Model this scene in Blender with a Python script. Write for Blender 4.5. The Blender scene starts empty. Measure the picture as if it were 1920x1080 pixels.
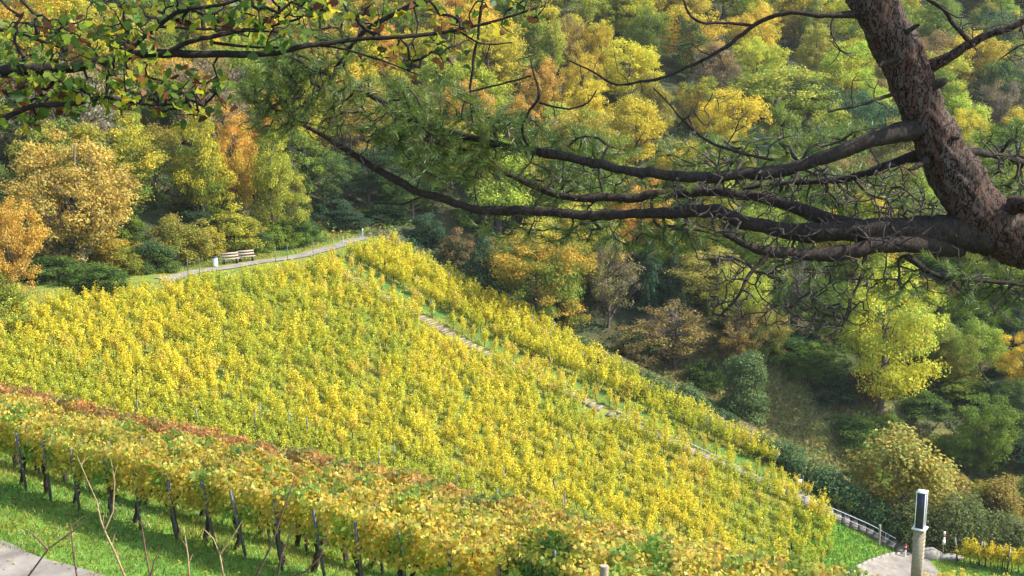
import bpy, math, random
import numpy as np
from mathutils import Vector, Matrix

R = math.radians
rng = np.random.default_rng(7)
random.seed(7)
scene = bpy.context.scene

# ------------------------------------------------------------------ camera
F_PX, PITCH = 2058.0, R(10.0)
cam_data = bpy.data.cameras.new('camera')
cam_data.sensor_width = 36.0
cam_data.lens = 36.0 * F_PX / 1920.0
cam_data.clip_start, cam_data.clip_end = 0.1, 3000.0
cam = bpy.data.objects.new('camera', cam_data)
cam.location = (0, 0, 0)
cam.rotation_euler = (R(90) - PITCH, 0, 0)
scene.collection.objects.link(cam)
scene.camera = cam

# ------------------------------------------------------------------ light
SUN_EL = R(43)
SUN_H = Vector((0.99, -0.06, 0)).normalized()
sun_vec = Vector((SUN_H.x * math.cos(SUN_EL), SUN_H.y * math.cos(SUN_EL), math.sin(SUN_EL)))
world = bpy.data.worlds.new('World')
scene.world = world
world.use_nodes = True
wn = world.node_tree
bg = wn.nodes['Background']
sky = wn.nodes.new('ShaderNodeTexSky')
sky.sky_type = 'NISHITA'
sky.sun_disc = False
sky.sun_elevation = SUN_EL
sky.sun_rotation = math.atan2(SUN_H.x, SUN_H.y)
wn.links.new(sky.outputs[0], bg.inputs['Color'])
bg.inputs['Strength'].default_value = 0.15
sl = bpy.data.lights.new('sun', 'SUN')
sl.energy, sl.angle, sl.color = 3.2, R(0.5), (1.0, 0.95, 0.87)
sun = bpy.data.objects.new('sun', sl)
sun.rotation_euler = sun_vec.to_track_quat('Z', 'Y').to_euler()
scene.collection.objects.link(sun)
scene.view_settings.view_transform = 'Standard'
scene.view_settings.look = 'None'
scene.view_settings.exposure = 1.7
scene.view_settings.gamma = 1.0
scene.cycles.use_denoising = True
scene.cycles.max_bounces = 6
scene.cycles.diffuse_bounces = 3
scene.cycles.transmission_bounces = 3
scene.cycles.glossy_bounces = 2

# ------------------------------------------------------------------ mesh helpers
def link(o, parent=None):
    scene.collection.objects.link(o)
    if parent is not None:
        o.parent = parent
    return o

class MB:
    def __init__(s):
        s.V, s.L, s.S, s.A, s.n = [], [], [], {}, 0
    def add(s, V, faces, **attr):
        """V (n,3); faces (m,k) index array; attr: per-face arrays"""
        V = np.asarray(V, np.float32).reshape(-1, 3)
        faces = np.asarray(faces, np.int32)
        s.V.append(V)
        s.L.append((faces + s.n).ravel())
        s.S.append(np.full(len(faces), faces.shape[1], np.int32))
        s.n += len(V)
        for k, v in attr.items():
            s.A.setdefault(k, []).append(np.asarray(v, np.float32))
    def mesh(s, name, mat, smooth=False):
        me = bpy.data.meshes.new(name)
        V = np.concatenate(s.V); L = np.concatenate(s.L); S = np.concatenate(s.S)
        me.vertices.add(len(V)); me.vertices.foreach_set('co', V.ravel())
        me.loops.add(len(L)); me.loops.foreach_set('vertex_index', L)
        me.polygons.add(len(S))
        st = np.zeros(len(S), np.int32); st[1:] = np.cumsum(S)[:-1]
        me.polygons.foreach_set('loop_start', st)
        for k, v in s.A.items():
            v = np.concatenate(v)
            if v.ndim == 1:
                a = me.attributes.new(k, 'FLOAT', 'FACE'); a.data.foreach_set('value', v)
            else:
                if v.shape[1] == 3: v = np.concatenate([v, np.ones((len(v), 1), np.float32)], 1)
                a = me.attributes.new(k, 'FLOAT_COLOR', 'FACE'); a.data.foreach_set('color', v.ravel())
        if smooth:
            me.polygons.foreach_set('use_smooth', np.ones(len(S), bool))
        me.update(calc_edges=True)
        me.validate()
        if mat: me.materials.append(mat)
        return me
    def obj(s, name, mat, parent=None, smooth=False):
        return link(bpy.data.objects.new(name, s.mesh(name, mat, smooth)), parent)
    # ---- shapes
    def box(s, c, size, rot=None):
        h = np.array(size) / 2.0
        v = np.array([[x, y, z] for x in (-1, 1) for y in (-1, 1) for z in (-1, 1)]) * h
        if rot is not None: v = v @ np.array(rot).T
        s.add(v + np.array(c), [[0,1,3,2],[4,6,7,5],[0,4,5,1],[2,3,7,6],[0,2,6,4],[1,5,7,3]])
    def tube(s, pts, rad, sides=6, cap=True):
        pts = np.asarray(pts, float); K = len(pts)
        rad = np.broadcast_to(np.asarray(rad, float), (K,))
        T = np.gradient(pts, axis=0); T /= np.linalg.norm(T, axis=1, keepdims=True) + 1e-9
        a = np.array([0, 0, 1.0]) if abs(T[0][2]) < .9 else np.array([1.0, 0, 0])
        N = np.zeros_like(pts); n = a - T[0] * (a @ T[0]); n /= np.linalg.norm(n); N[0] = n
        for i in range(1, K):
            n = N[i-1] - T[i] * (N[i-1] @ T[i]); N[i] = n / (np.linalg.norm(n) + 1e-9)
        B = np.cross(T, N)
        th = np.linspace(0, 2 * math.pi, sides, endpoint=False)
        V = pts[:, None] + rad[:, None, None] * (np.cos(th)[None, :, None] * N[:, None] + np.sin(th)[None, :, None] * B[:, None])
        i = np.arange(K - 1)[:, None] * sides; j = np.arange(sides)[None]; j2 = (j + 1) % sides
        Fq = np.stack([i + j, i + j2, i + sides + j2, i + sides + j], -1).reshape(-1, 4)
        s.add(V.reshape(-1, 3), Fq)
        if cap:
            for ring, p in ((0, pts[0]), (K - 1, pts[-1])):
                Vc = np.concatenate([V[ring], p[None]]); jj = np.arange(sides)
                s.add(Vc, np.stack([jj if ring else (jj+1) % sides, (jj+1) % sides if ring else jj, np.full(sides, sides)], -1))

def unit(a):
    return a / (np.linalg.norm(a, axis=-1, keepdims=True) + 1e-9)

def frames(nrm):
    """two in-plane axes for each normal, randomly turned"""
    nrm = unit(nrm)
    a = np.where(np.abs(nrm[:, 2:3]) < .9, np.array([[0, 0, 1.0]]), np.array([[1.0, 0, 0]]))
    u = unit(np.cross(a, nrm)); v = np.cross(nrm, u)
    t = rng.uniform(0, 2 * math.pi, (len(nrm), 1))
    return u * np.cos(t) + v * np.sin(t), -u * np.sin(t) + v * np.cos(t), nrm

def leaves(mb, P, nrm, size, aspect=.62, **attr):
    """bent diamond leaf sprays"""
    u, v, n = frames(nrm); N = len(P)
    s_ = np.broadcast_to(np.asarray(size, float), (N,))[:, None]
    V = np.stack([P - u * s_ * .5, P + v * s_ * .5 * aspect + n * s_ * .10 + u*s_*.08, P + u * s_ * .5 - n * s_ * .12, P - v * s_ * .5 * aspect + n * s_ * .10+ u*s_*.08], 1)
    mb.add(V.reshape(-1, 3), np.arange(N * 4).reshape(N, 4), **attr)

LOBE_VINE = np.array([(0,0),(.22,-.12),(.50,.02),(.40,.26),(.55,.50),(.28,.58),(.12,.78),(0,1.0),(-.12,.78),(-.28,.58),(-.55,.50),(-.40,.26),(-.50,.02),(-.22,-.12)])
LOBE_OAK = np.array([(0,-.12),(.03,0),(.13,.10),(.24,.16),(.20,.27),(.34,.38),(.27,.50),(.36,.64),(.24,.74),(.22,.90),(.08,1.0),(-.08,1.0),(-.22,.90),(-.24,.74),(-.36,.64),(-.27,.50),(-.34,.38),(-.20,.27),(-.24,.16),(-.13,.10),(-.03,0)])
def lobed(mb, P, nrm, size, outline, fold=.3, curl=.25, **attr):
    u, v, n = frames(nrm); N = len(P); k = len(outline)
    s_ = np.broadcast_to(np.asarray(size, float), (N,))[:, None, None]
    x = outline[:, 0][None, :, None]; y = (outline[:, 1] - .5)[None, :, None]
    f = rng.uniform(.3, 1.5, (N, 1, 1)) * fold; c = rng.uniform(-.5, 1.4, (N, 1, 1)) * curl
    V = P[:, None] + s_ * (u[:, None] * x + v[:, None] * y + n[:, None] * (np.abs(x) * f - y * y * c))
    mb.add(V.reshape(-1, 3), np.arange(N * k).reshape(N, k), **attr)

# ------------------------------------------------------------------ materials
def new_mat(name):
    m = bpy.data.materials.new(name); m.use_nodes = True
    nt = m.node_tree; nt.nodes.clear()
    return m, nt, nt.nodes.new('ShaderNodeOutputMaterial')

def leaf_material(name, trans=.45, gloss=.05):
    m, nt, out = new_mat(name); N = nt.nodes.new; Lk = nt.links.new
    oi = N('ShaderNodeObjectInfo')
    t2 = N('ShaderNodeAttribute'); t2.attribute_type = 'OBJECT'; t2.attribute_name = 'tint2'
    mv = N('ShaderNodeAttribute'); mv.attribute_name = 'mixv'
    col = N('ShaderNodeAttribute'); col.attribute_name = 'col'
    mx = N('ShaderNodeMix'); mx.data_type = 'RGBA'
    Lk(mv.outputs['Fac'], mx.inputs['Factor']); Lk(oi.outputs['Color'], mx.inputs['A']); Lk(t2.outputs['Color'], mx.inputs['B'])
    ml = N('ShaderNodeMix'); ml.data_type = 'RGBA'; ml.blend_type = 'MULTIPLY'; ml.inputs['Factor'].default_value = 1
    Lk(mx.outputs['Result'], ml.inputs['A']); Lk(col.outputs['Color'], ml.inputs['B'])
    d = N('ShaderNodeBsdfDiffuse'); t = N('ShaderNodeBsdfTranslucent'); g = N('ShaderNodeBsdfGlossy')
    g.inputs['Roughness'].default_value = .45; g.inputs['Color'].default_value = (.9, .9, .9, 1)
    Lk(ml.outputs['Result'], d.inputs['Color']); Lk(ml.outputs['Result'], t.inputs['Color'])
    a = N('ShaderNodeMixShader'); a.inputs[0].default_value = trans
    Lk(d.outputs[0], a.inputs[1]); Lk(t.outputs[0], a.inputs[2])
    b = N('ShaderNodeMixShader'); b.inputs[0].default_value = gloss
    Lk(a.outputs[0], b.inputs[1]); Lk(g.outputs[0], b.inputs[2])
    Lk(b.outputs[0], out.inputs[0])
    return m

def solid(name, c1, c2=None, scale=8.0, rough=.8, bump=0.0, metal=0.0, stretch=(1,1,1), spec=.3, detail=6):
    m, nt, out = new_mat(name); N = nt.nodes.new; Lk = nt.links.new
    p = N('ShaderNodeBsdfPrincipled'); p.inputs['Roughness'].default_value = rough; p.inputs['Metallic'].default_value = metal
    p.inputs['Specular IOR Level'].default_value = spec
    tc = N('ShaderNodeTexCoord'); mp = N('ShaderNodeMapping'); mp.inputs['Scale'].default_value = stretch
    nz = N('ShaderNodeTexNoise'); nz.inputs['Scale'].default_value = scale; nz.inputs['Detail'].default_value = detail; nz.inputs['Roughness'].default_value = .65
    Lk(tc.outputs['Object'], mp.inputs[0]); Lk(mp.outputs[0], nz.inputs[0])
    cr = N('ShaderNodeValToRGB'); cr.color_ramp.elements[0].position = .35; cr.color_ramp.elements[1].position = .65
    c2 = c2 or tuple(x * .7 for x in c1)
    cr.color_ramp.elements[0].color = (*c2, 1); cr.color_ramp.elements[1].color = (*c1, 1)
    Lk(nz.outputs['Fac'], cr.inputs[0]); Lk(cr.outputs[0], p.inputs['Base Color'])
    if bump:
        b = N('ShaderNodeBump'); b.inputs['Strength'].default_value = bump; b.inputs['Distance'].default_value = .05
        Lk(nz.outputs['Fac'], b.inputs['Height']); Lk(b.outputs[0], p.inputs['Normal'])
    Lk(p.outputs[0], out.inputs[0])
    return m

def bark_material(name, ca, cb, cc, scale):
    """scaly plates: voronoi cells stretched along the stem, dark cracks between them"""
    m, nt, out = new_mat(name); N = nt.nodes.new; Lk = nt.links.new
    p = N('ShaderNodeBsdfPrincipled'); p.inputs['Roughness'].default_value = .9; p.inputs['Specular IOR Level'].default_value = .15
    tc = N('ShaderNodeTexCoord'); mp = N('ShaderNodeMapping'); mp.inputs['Scale'].default_value = (1, 1, .38)
    mp.inputs['Rotation'].default_value = (0, R(-25), 0)
    nz = N('ShaderNodeTexNoise'); nz.inputs['Scale'].default_value = scale * .8; nz.inputs['Detail'].default_value = 8
    Lk(tc.outputs['Object'], mp.inputs[0]); Lk(mp.outputs[0], nz.inputs[0])
    ad = N('ShaderNodeMix'); ad.data_type = 'RGBA'; ad.inputs['Factor'].default_value = .3
    Lk(mp.outputs[0], ad.inputs['A']); Lk(nz.outputs['Color'], ad.inputs['B'])
    vo = N('ShaderNodeTexVoronoi'); vo.feature = 'DISTANCE_TO_EDGE'; vo.inputs['Scale'].default_value = scale
    Lk(ad.outputs['Result'], vo.inputs['Vector'])
    v2 = N('ShaderNodeTexVoronoi'); v2.inputs['Scale'].default_value = scale
    Lk(ad.outputs['Result'], v2.inputs['Vector'])
    sp = N('ShaderNodeSeparateColor'); Lk(v2.outputs['Color'], sp.inputs[0])
    m1 = N('ShaderNodeMix'); m1.data_type = 'RGBA'; m1.inputs['A'].default_value = (*ca, 1); m1.inputs['B'].default_value = (*cb, 1)
    n2 = N('ShaderNodeMath'); n2.operation = 'MULTIPLY_ADD'; n2.inputs[1].default_value = .6; n2.use_clamp = True
    Lk(sp.outputs[0], n2.inputs[0])
    n3 = N('ShaderNodeMath'); n3.operation = 'MULTIPLY_ADD'; n3.inputs[1].default_value = 1.6; n3.inputs[2].default_value = -.6
    Lk(nz.outputs['Fac'], n3.inputs[0]); Lk(n3.outputs[0], n2.inputs[2])
    Lk(n2.outputs[0], m1.inputs['Factor'])
    rp = N('ShaderNodeMapRange'); rp.inputs['From Max'].default_value = .07; rp.clamp = True
    Lk(vo.outputs['Distance'], rp.inputs['Value'])
    m2 = N('ShaderNodeMix'); m2.data_type = 'RGBA'; m2.inputs['A'].default_value = (*cc, 1); rp.inputs['To Min'].default_value = .0
    Lk(rp.outputs[0], m2.inputs['Factor']); Lk(m1.outputs['Result'], m2.inputs['B'])
    Lk(m2.outputs['Result'], p.inputs['Base Color'])
    hh = N('ShaderNodeMath'); hh.operation = 'MULTIPLY_ADD'; hh.inputs[1].default_value = .5
    Lk(nz.outputs['Fac'], hh.inputs[0]); Lk(rp.outputs[0], hh.inputs[2])
    b = N('ShaderNodeBump'); b.inputs['Strength'].default_value = 1.0; b.inputs['Distance'].default_value = .035
    Lk(hh.outputs[0], b.inputs['Height']); Lk(b.outputs[0], p.inputs['Normal'])
    Lk(p.outputs[0], out.inputs[0])
    return m

M = {}
M['leaf'] = leaf_material('tree_leaf', .38, .006)
M['vine'] = leaf_material('vine_leaf', .48, .012)
M['oak'] = leaf_material('broad_leaf', .60, .01)
M['needle'] = leaf_material('pine_needle', .42, .04)
M['grass'] = leaf_material('grass_blade', .40, .04)
M['pinebark'] = bark_material('pine_bark', (.056, .025, .015), (.088, .066, .050), (.009, .006, .004), 20)
M['twig'] = solid('dry_twig', (.075, .058, .046), (.020, .014, .011), 30, .9)
M['limb'] = bark_material('limb_bark', (.040, .027, .019), (.080, .066, .052), (.010, .008, .006), 55)
M['oakbark'] = solid('oak_bark', (.022, .016, .012), (.010, .008, .006), 25, .9, .4)
M['trunk'] = solid('tree_bark', (.16, .125, .095), (.07, .055, .042), 3, .95)
M['vinewood'] = solid('vine_wood', (.075, .05, .038), (.028, .019, .015), 30, .95, .5)
M['stake'] = solid('grey_stake', (.15, .155, .155), (.09, .09, .088), 9, .55, 0, .35)
M['wood'] = solid('weathered_wood', (.36, .29, .21), (.22, .175, .125), 14, .85, .2, 0, (1, 1, 6))
M['darkmetal'] = solid('dark_metal', (.08, .08, .085), (.05, .05, .055), 8, .5, 0, .6)
M['galv'] = solid('galvanised_metal', (.52, .53, .54), (.42, .43, .45), 12, .45, 0, .5)
M['white'] = solid('white_paint', (.80, .80, .78), (.70, .70, .68), 6, .5)
M['red'] = solid('red_paint', (.55, .04, .035), (.42, .035, .03), 6, .5)
M['stone'] = solid('pale_stone', (.33, .30, .245), (.19, .17, .135), 5, .9, .5)
M['step'] = solid('step_stone', (.27, .225, .18), (.15, .122, .098), 4, .9, .3)
M['asphalt'] = solid('road_surface', (.27, .235, .195), (.15, .13, .105), 1.3, .95, .15, 0, (1,1,1), .2, 10)
M['panel'] = solid('dark_panel', (.022, .026, .045), (.016, .018, .03), 3, .35)
M['stem'] = solid('brown_stem', (.17, .10, .055), (.10, .055, .035), 20, .8)
M['paleStem'] = solid('pale_stem', (.34, .26, .12), (.22, .15, .07), 20, .8)

def brick_material():
    m, nt, out = new_mat('tan_brick'); N = nt.nodes.new; Lk = nt.links.new
    p = N('ShaderNodeBsdfPrincipled'); p.inputs['Roughness'].default_value = .9
    tc = N('ShaderNodeTexCoord'); sx = N('ShaderNodeSeparateXYZ'); cx = N('ShaderNodeCombineXYZ'); ad = N('ShaderNodeMath')
    Lk(tc.outputs['Object'], sx.inputs[0]); Lk(sx.outputs['X'], ad.inputs[0]); Lk(sx.outputs['Y'], ad.inputs[1])
    Lk(ad.outputs[0], cx.inputs['X']); Lk(sx.outputs['Z'], cx.inputs['Y'])
    br = N('ShaderNodeTexBrick'); br.inputs['Scale'].default_value = 2.4
    br.inputs['Color1'].default_value = (.38, .30, .20, 1); br.inputs['Color2'].default_value = (.27, .22, .15, 1); br.inputs['Mortar'].default_value = (.16, .135, .105, 1)
    br.inputs['Mortar Size'].default_value = .028
    Lk(cx.outputs[0], br.inputs['Vector']); Lk(br.outputs['Color'], p.inputs['Base Color'])
    b = N('ShaderNodeBump'); b.inputs['Strength'].default_value = .6; b.inputs['Distance'].default_value = .02; b.invert = True
    Lk(br.outputs['Fac'], b.inputs['Height']); Lk(b.outputs[0], p.inputs['Normal'])
    Lk(p.outputs[0], out.inputs[0])
    return m
M['brick'] = brick_material()

def tag(o, label=None, cat=None, group=None, kind=None):
    if label: o['label'] = label
    if cat: o['category'] = cat
    if group: o['group'] = group
    if kind: o['kind'] = kind
    return o

def thing(name, label, cat, loc, rotz=0.0, group=None):
    o = bpy.data.objects.new(name, None)
    o.empty_display_size = .2
    o.location = loc; o.rotation_euler = (0, 0, rotz)
    link(o)
    return tag(o, label, cat, group)

def tint(o, c1, c2=None):
    o.color = (*c1, 1.0)
    o['tint2'] = [float(x) for x in (c2 or c1)]
    return o

# ------------------------------------------------------------------ terrain
DS, DN = (.866, -.5), (.5, .866)
FS, FN = (.84, -.54), (.54, .84)
def to_sn(x, y): return DS[0]*x + DS[1]*y, DN[0]*x + DN[1]*y
def from_sn(s, n): return DS[0]*s + DN[0]*n, DS[1]*s + DN[1]*n
def from_fg(d, n): 
    det = FS[0]*FN[1] - FS[1]*FN[0]
    return (d*FN[1] - n*FS[1]) / det, (n*FS[0] - d*FN[0]) / det
def n_st(s): return np.interp(s, [-68, -50, -35.6, -24.7, -16.5, -14, -12], [80.2, 80.5, 82.4, 84.6, 86.5, 86.4, 86.4])
PN = np.array([20., 54., 67., 81., 91., 100., 130.]); PS = np.array([-85., -75., -71.6, -69.4, -69.6, -71., -81.])
def s_path(n): return np.interp(n, PN, PS)
def sstep(a, b, x):
    t = np.clip((x - a) / (b - a), 0, 1); return t * t * (3 - 2 * t)
def softplus(x, k): return .5 * (x + np.sqrt(x * x + k * k))

_ph = rng.uniform(0, 6.28, (12, 3)); 
def lump(x, y, f):
    z = 0
    for i in range(6):
        a = i * 1.1 + .4
        z = z + np.sin(f * (1 + .37 * i) * (x * math.cos(a) + y * math.sin(a)) + _ph[i, 0]) / (1 + .5 * i)
    return z / 2.5

def height(x, y):
    x = np.asarray(x, float); y = np.asarray(y, float)
    s, n = to_sn(x, y)
    sp = s_path(n)
    zpath = -15.5 - .377 * (sp + 68) + .064 * (n - 80.7)
    q = sp - s
    # downhill of the path (the vineyard slope), flat at its foot
    down = -.377 * np.minimum(-q, -14 - sp) - .03 * np.maximum(s + 14, 0)
    up = .46 * softplus(q - 4.2, .8)
    flat = np.where(q > -1.2, -.377 * 1.2, down)
    z = zpath + flat + up
    # gully beyond the strip, then the far hillside
    g = np.exp(-((n - 103) / 8.0) ** 2) * sstep(-78, -48, s) * 4.6
    z = z - g + .30 * softplus(n - 113, 6)
    z = z + np.where(n > 92, .35, .12) * lump(x, y, .17) * sstep(1.5, 6, np.abs(q))
    # the spur in the foreground
    nf = FN[0]*x + FN[1]*y; df = FS[0]*x + FS[1]*y
    prof = np.interp(nf, [-60, -3, 0, 5.5, 9.5, 11, 17.7, 25, 60, 130, 300], [-1.6, -1.6, -1.65, -5.2, -10.4, -11, -11, -13.1, -38, -90, -220])
    zf = prof + .008 * np.clip(df + 20, -60, 40)
    zf = zf + .05 * lump(x, y, .8)
    return .5 * (z + zf + np.sqrt((z - zf) ** 2 + 1.0))

def hz(x, y): return float(height(x, y))

def ray(u, v):
    a, b = (u - 960) / F_PX, (540 - v) / F_PX
    return np.array([a, math.cos(PITCH) + b * math.sin(PITCH), -math.sin(PITCH) + b * math.cos(PITCH)])
def at(u, v, Y):
    d = ray(u, v); return d * (Y / d[1])
def hit(u, v, y0=45.0, y1=400.0):
    d = ray(u, v) / ray(u, v)[1]
    Y = np.arange(y0, y1, .25)
    P = Y[:, None] * d[None]
    below = P[:, 2] <= height(P[:, 0], P[:, 1])
    i = int(np.argmax(below)) if below.any() else len(Y) - 1
    x, y = P[i, 0], P[i, 1]
    return np.array([x, y, hz(x, y)])
def project(p):
    c, s = math.cos(PITCH), math.sin(PITCH)
    d = p[1] * c - p[2] * s; zc = p[1] * s + p[2] * c
    return 960 + F_PX * p[0] / d, 540 - F_PX * zc / d

# ground sheet
gx = np.concatenate([np.arange(-190, -45, 2.5), np.arange(-45, 45, .55), np.arange(45, 260, 2.5)])
gy = np.concatenate([np.arange(-8, 46, .4), np.arange(46, 135, .9), np.arange(135, 430, 3.0)])
X, Y = np.meshgrid(gx, gy)
Z = height(X, Y)
nx, ny = len(gx), len(gy)
idx = (np.arange(ny - 1)[:, None] * nx + np.arange(nx - 1)[None]).ravel()
mb = MB()
mb.add(np.stack([X, Y, Z], -1).reshape(-1, 3), np.stack([idx, idx + 1, idx + nx + 1, idx + nx], -1))

def ground_material():
    m, nt, out = new_mat('ground_cover'); N = nt.nodes.new; Lk = nt.links.new
    p = N('ShaderNodeBsdfPrincipled'); p.inputs['Roughness'].default_value = 1; p.inputs['Specular IOR Level'].default_value = .1
    at_ = N('ShaderNodeAttribute'); at_.attribute_name = 'zone'
    tc = N('ShaderNodeTexCoord')
    n1 = N('ShaderNodeTexNoise'); n1.inputs['Scale'].default_value = 1.7; n1.inputs['Detail'].default_value = 10; n1.inputs['Roughness'].default_value = .75
    n2 = N('ShaderNodeTexNoise'); n2.inputs['Scale'].default_value = .35; n2.inputs['Detail'].default_value = 5
    Lk(tc.outputs['Object'], n1.inputs[0]); Lk(tc.outputs['Object'], n2.inputs[0])
    r = N('ShaderNodeMapRange'); r.inputs['From Min'].default_value = .3; r.inputs['From Max'].default_value = .7; r.inputs['To Min'].default_value = .55; r.inputs['To Max'].default_value = 1.4
    Lk(n1.outputs['Fac'], r.inputs['Value'])
    mx = N('ShaderNodeMix'); mx.data_type = 'RGBA'; mx.blend_type = 'MULTIPLY'; mx.inputs['Factor'].default_value = 1
    Lk(at_.outputs['Color'], mx.inputs['A']); Lk(r.outputs[0], mx.inputs['B'])
    m2 = N('ShaderNodeMix'); m2.data_type = 'RGBA'; m2.blend_type = 'MULTIPLY'; m2.inputs['Factor'].default_value = .7
    cr = N('ShaderNodeValToRGB'); cr.color_ramp.elements[0].color = (1.12, .97, .82, 1); cr.color_ramp.elements[1].color = (.8, 1.1, .9, 1)
    cr.color_ramp.elements[0].position = .38; cr.color_ramp.elements[1].position = .6
    Lk(n2.outputs['Fac'], cr.inputs[0]); Lk(mx.outputs['Result'], m2.inputs['A']); Lk(cr.outputs[0], m2.inputs['B'])
    Lk(m2.outputs['Result'], p.inputs['Base Color'])
    b = N('ShaderNodeBump'); b.inputs['Strength'].default_value = .7; b.inputs['Distance'].default_value = .12
    Lk(n1.outputs['Fac'], b.inputs['Height']); Lk(b.outputs[0], p.inputs['Normal'])
    Lk(p.outputs[0], out.inputs[0])
    return m
M['ground'] = ground_material()
ground = mb.obj('ground', M['ground'], None, True)
tag(ground, kind='structure')
S_, N_ = to_sn(X, Y); Q_ = s_path(N_) - S_; NF_ = FN[0]*X + FN[1]*Y
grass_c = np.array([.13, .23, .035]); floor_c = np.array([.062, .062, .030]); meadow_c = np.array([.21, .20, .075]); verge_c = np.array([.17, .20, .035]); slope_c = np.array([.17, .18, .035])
C = np.empty(X.shape + (3,)); C[:] = slope_c
def put(mask, c):
    global C
    C = C * (1 - mask[..., None]) + c * mask[..., None]
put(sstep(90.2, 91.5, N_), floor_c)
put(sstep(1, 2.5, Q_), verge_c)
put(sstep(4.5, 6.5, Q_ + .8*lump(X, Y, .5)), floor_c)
put(sstep(90, 92, N_) * sstep(-44, -38, S_) * (1 - sstep(110, 114, N_ + 2*lump(X, Y, .4))) * sstep(55, 60, Y), meadow_c)
_o = N_ - n_st(S_); put(sstep(1.5, 1.8, _o) * (1 - sstep(3.0, 3.3, _o)) * (1 - sstep(-2, 0, Q_)) * sstep(50, 55, Y), np.array([.07, .12, .025]))
put(sstep(-22, -20, S_) * (1 - sstep(85, 92, N_)) * sstep(50, 55, Y), grass_c * 1.05)
put((1 - sstep(26, 30, NF_)) * (1 - sstep(50, 55, Y)), grass_c)
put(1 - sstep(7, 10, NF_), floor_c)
ca = ground.data.attributes.new('zone', 'FLOAT_COLOR', 'POINT')
ca.data.foreach_set('color', np.concatenate([C, np.ones(X.shape + (1,))], -1).astype(np.float32).ravel())

def ribbon(name, left, right, mat, dz=.05, seg=60, cross=6):
    """a sheet draped on the ground between two polylines"""
    def res(pl):
        pl = np.asarray(pl, float); d = np.r_[0, np.cumsum(np.linalg.norm(np.diff(pl, axis=0), axis=1))]
        t = np.linspace(0, d[-1], seg); return np.stack([np.interp(t, d, pl[:, i]) for i in (0, 1)], -1)
    a, b = res(left), res(right)
    f = np.linspace(0, 1, cross)[None, :, None]
    P = a[:, None] * (1 - f) + b[:, None] * f
    V = np.concatenate([P, (height(P[..., 0], P[..., 1]) + dz)[..., None]], -1)
    i = (np.arange(seg - 1)[:, None] * cross + np.arange(cross - 1)[None]).ravel()
    m_ = MB(); m_.add(V.reshape(-1, 3), np.stack([i, i + 1, i + cross + 1, i + cross], -1))
    return tag(m_.obj(name, mat, None, True), kind='structure')

nn = np.linspace(64, 90.5, 60)
wig = .15 * np.sin(nn * .9)
ribbon('path', np.stack(from_sn(s_path(nn) - 1.0 + wig + np.interp(nn, [60, 68.5], [2.5, 0]), nn), -1), np.stack(from_sn(s_path(nn) + .65 + wig + np.interp(nn, [60, 68.5], [2.5, 0]), nn), -1), M['asphalt'], .07, 160, 5)
dd = np.linspace(-60, 10, 60)
ribbon('lane', np.stack(from_fg(dd, 14.85 + .12*np.sin(dd*1.7)), -1), np.stack(from_fg(dd, 11.6 + 0*dd), -1), M['asphalt'], .05, 160, 6)
Lp = [hit(u, v)[:2] for u, v in ((1700, 1037), (1665, 1043), (1632, 1053), (1604, 1066), (1586, 1080), (1572, 1100), (1560, 1130))]
Rp = [hit(u, v)[:2] for u, v in ((1722, 1034), (1735, 1046), (1745, 1058), (1765, 1080), (1790, 1110), (1810, 1140), (1830, 1170))]
ribbon('road', Lp, Rp, M['asphalt'], .06, 60, 10)
kb = MB()
for i in range(len(Lp) - 1):
    a, b = np.array(Lp[i]), np.array(Lp[i+1]); k = max(1, int(np.linalg.norm(b-a) / .55))
    for j in range(k):
        c = a + (b - a) * (j + .5) / k; ang = math.atan2(*(b-a)[::-1]) + random.uniform(-.03, .03)
        kb.box((c[0] + random.uniform(-.04,.04), c[1], hz(*c) - .0), (np.linalg.norm(b-a) / k - .01, .18, .26), Matrix.Rotation(ang, 3, 'Z'))
tag(kb.obj('kerb', M['stone']), kind='structure')

# ------------------------------------------------------------------ crowns and trunks (built once, copied)
def leaf_cols(n, spread=.22, hue=.12):
    v = rng.uniform(1 - spread, 1 + spread, (n, 1))
    h = rng.normal(0, hue, (n, 1))
    return np.clip(np.concatenate([v * (1 + h), v * (1 - .15 * h), v * (1 - h)], 1), .1, 2)

def crown_mesh(name, clumps, n_leaf, size, flat=.6, lowmix=True, up=.55, shell=.35):
    """clumps: list of (centre, radius); unit crown of height 1, radius .5"""
    C_ = np.array([c for c, r in clumps]); r_ = np.array([r for c, r in clumps])
    w = r_ ** 2; cnt = np.maximum(8, (w / w.sum() * n_leaf)).astype(int)
    k = np.repeat(np.arange(len(C_)), cnt); n = len(k)
    d = unit(rng.normal(size=(n, 3)))
    rr = rng.uniform(0, 1, (n, 1)) ** shell
    ragged = 1 + .35 * np.sin(d[:, 0:1] * 5 + k[:, None]) * np.cos(d[:, 1:2] * 6 + 2 * k[:, None])
    P = C_[k] + d * rr * r_[k][:, None] * ragged * np.array([1, 1, flat])
    P[:, 2] = np.maximum(P[:, 2], .002)
    nr = unit(d * .55 + np.array([0, 0, up]) + rng.normal(0, .42, (n, 3)))
    cl = rng.uniform(0, 1, len(C_))
    hgt = P[:, 2]
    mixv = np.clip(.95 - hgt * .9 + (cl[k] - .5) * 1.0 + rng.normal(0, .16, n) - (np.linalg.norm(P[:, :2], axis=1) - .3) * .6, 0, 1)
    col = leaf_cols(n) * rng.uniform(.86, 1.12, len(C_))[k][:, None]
    m_ = MB(); leaves(m_, P, nr, size * rng.uniform(.6, 1.3, n), .62, mixv=mixv, col=col)
    return m_.mesh(name, M['leaf'])

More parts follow.
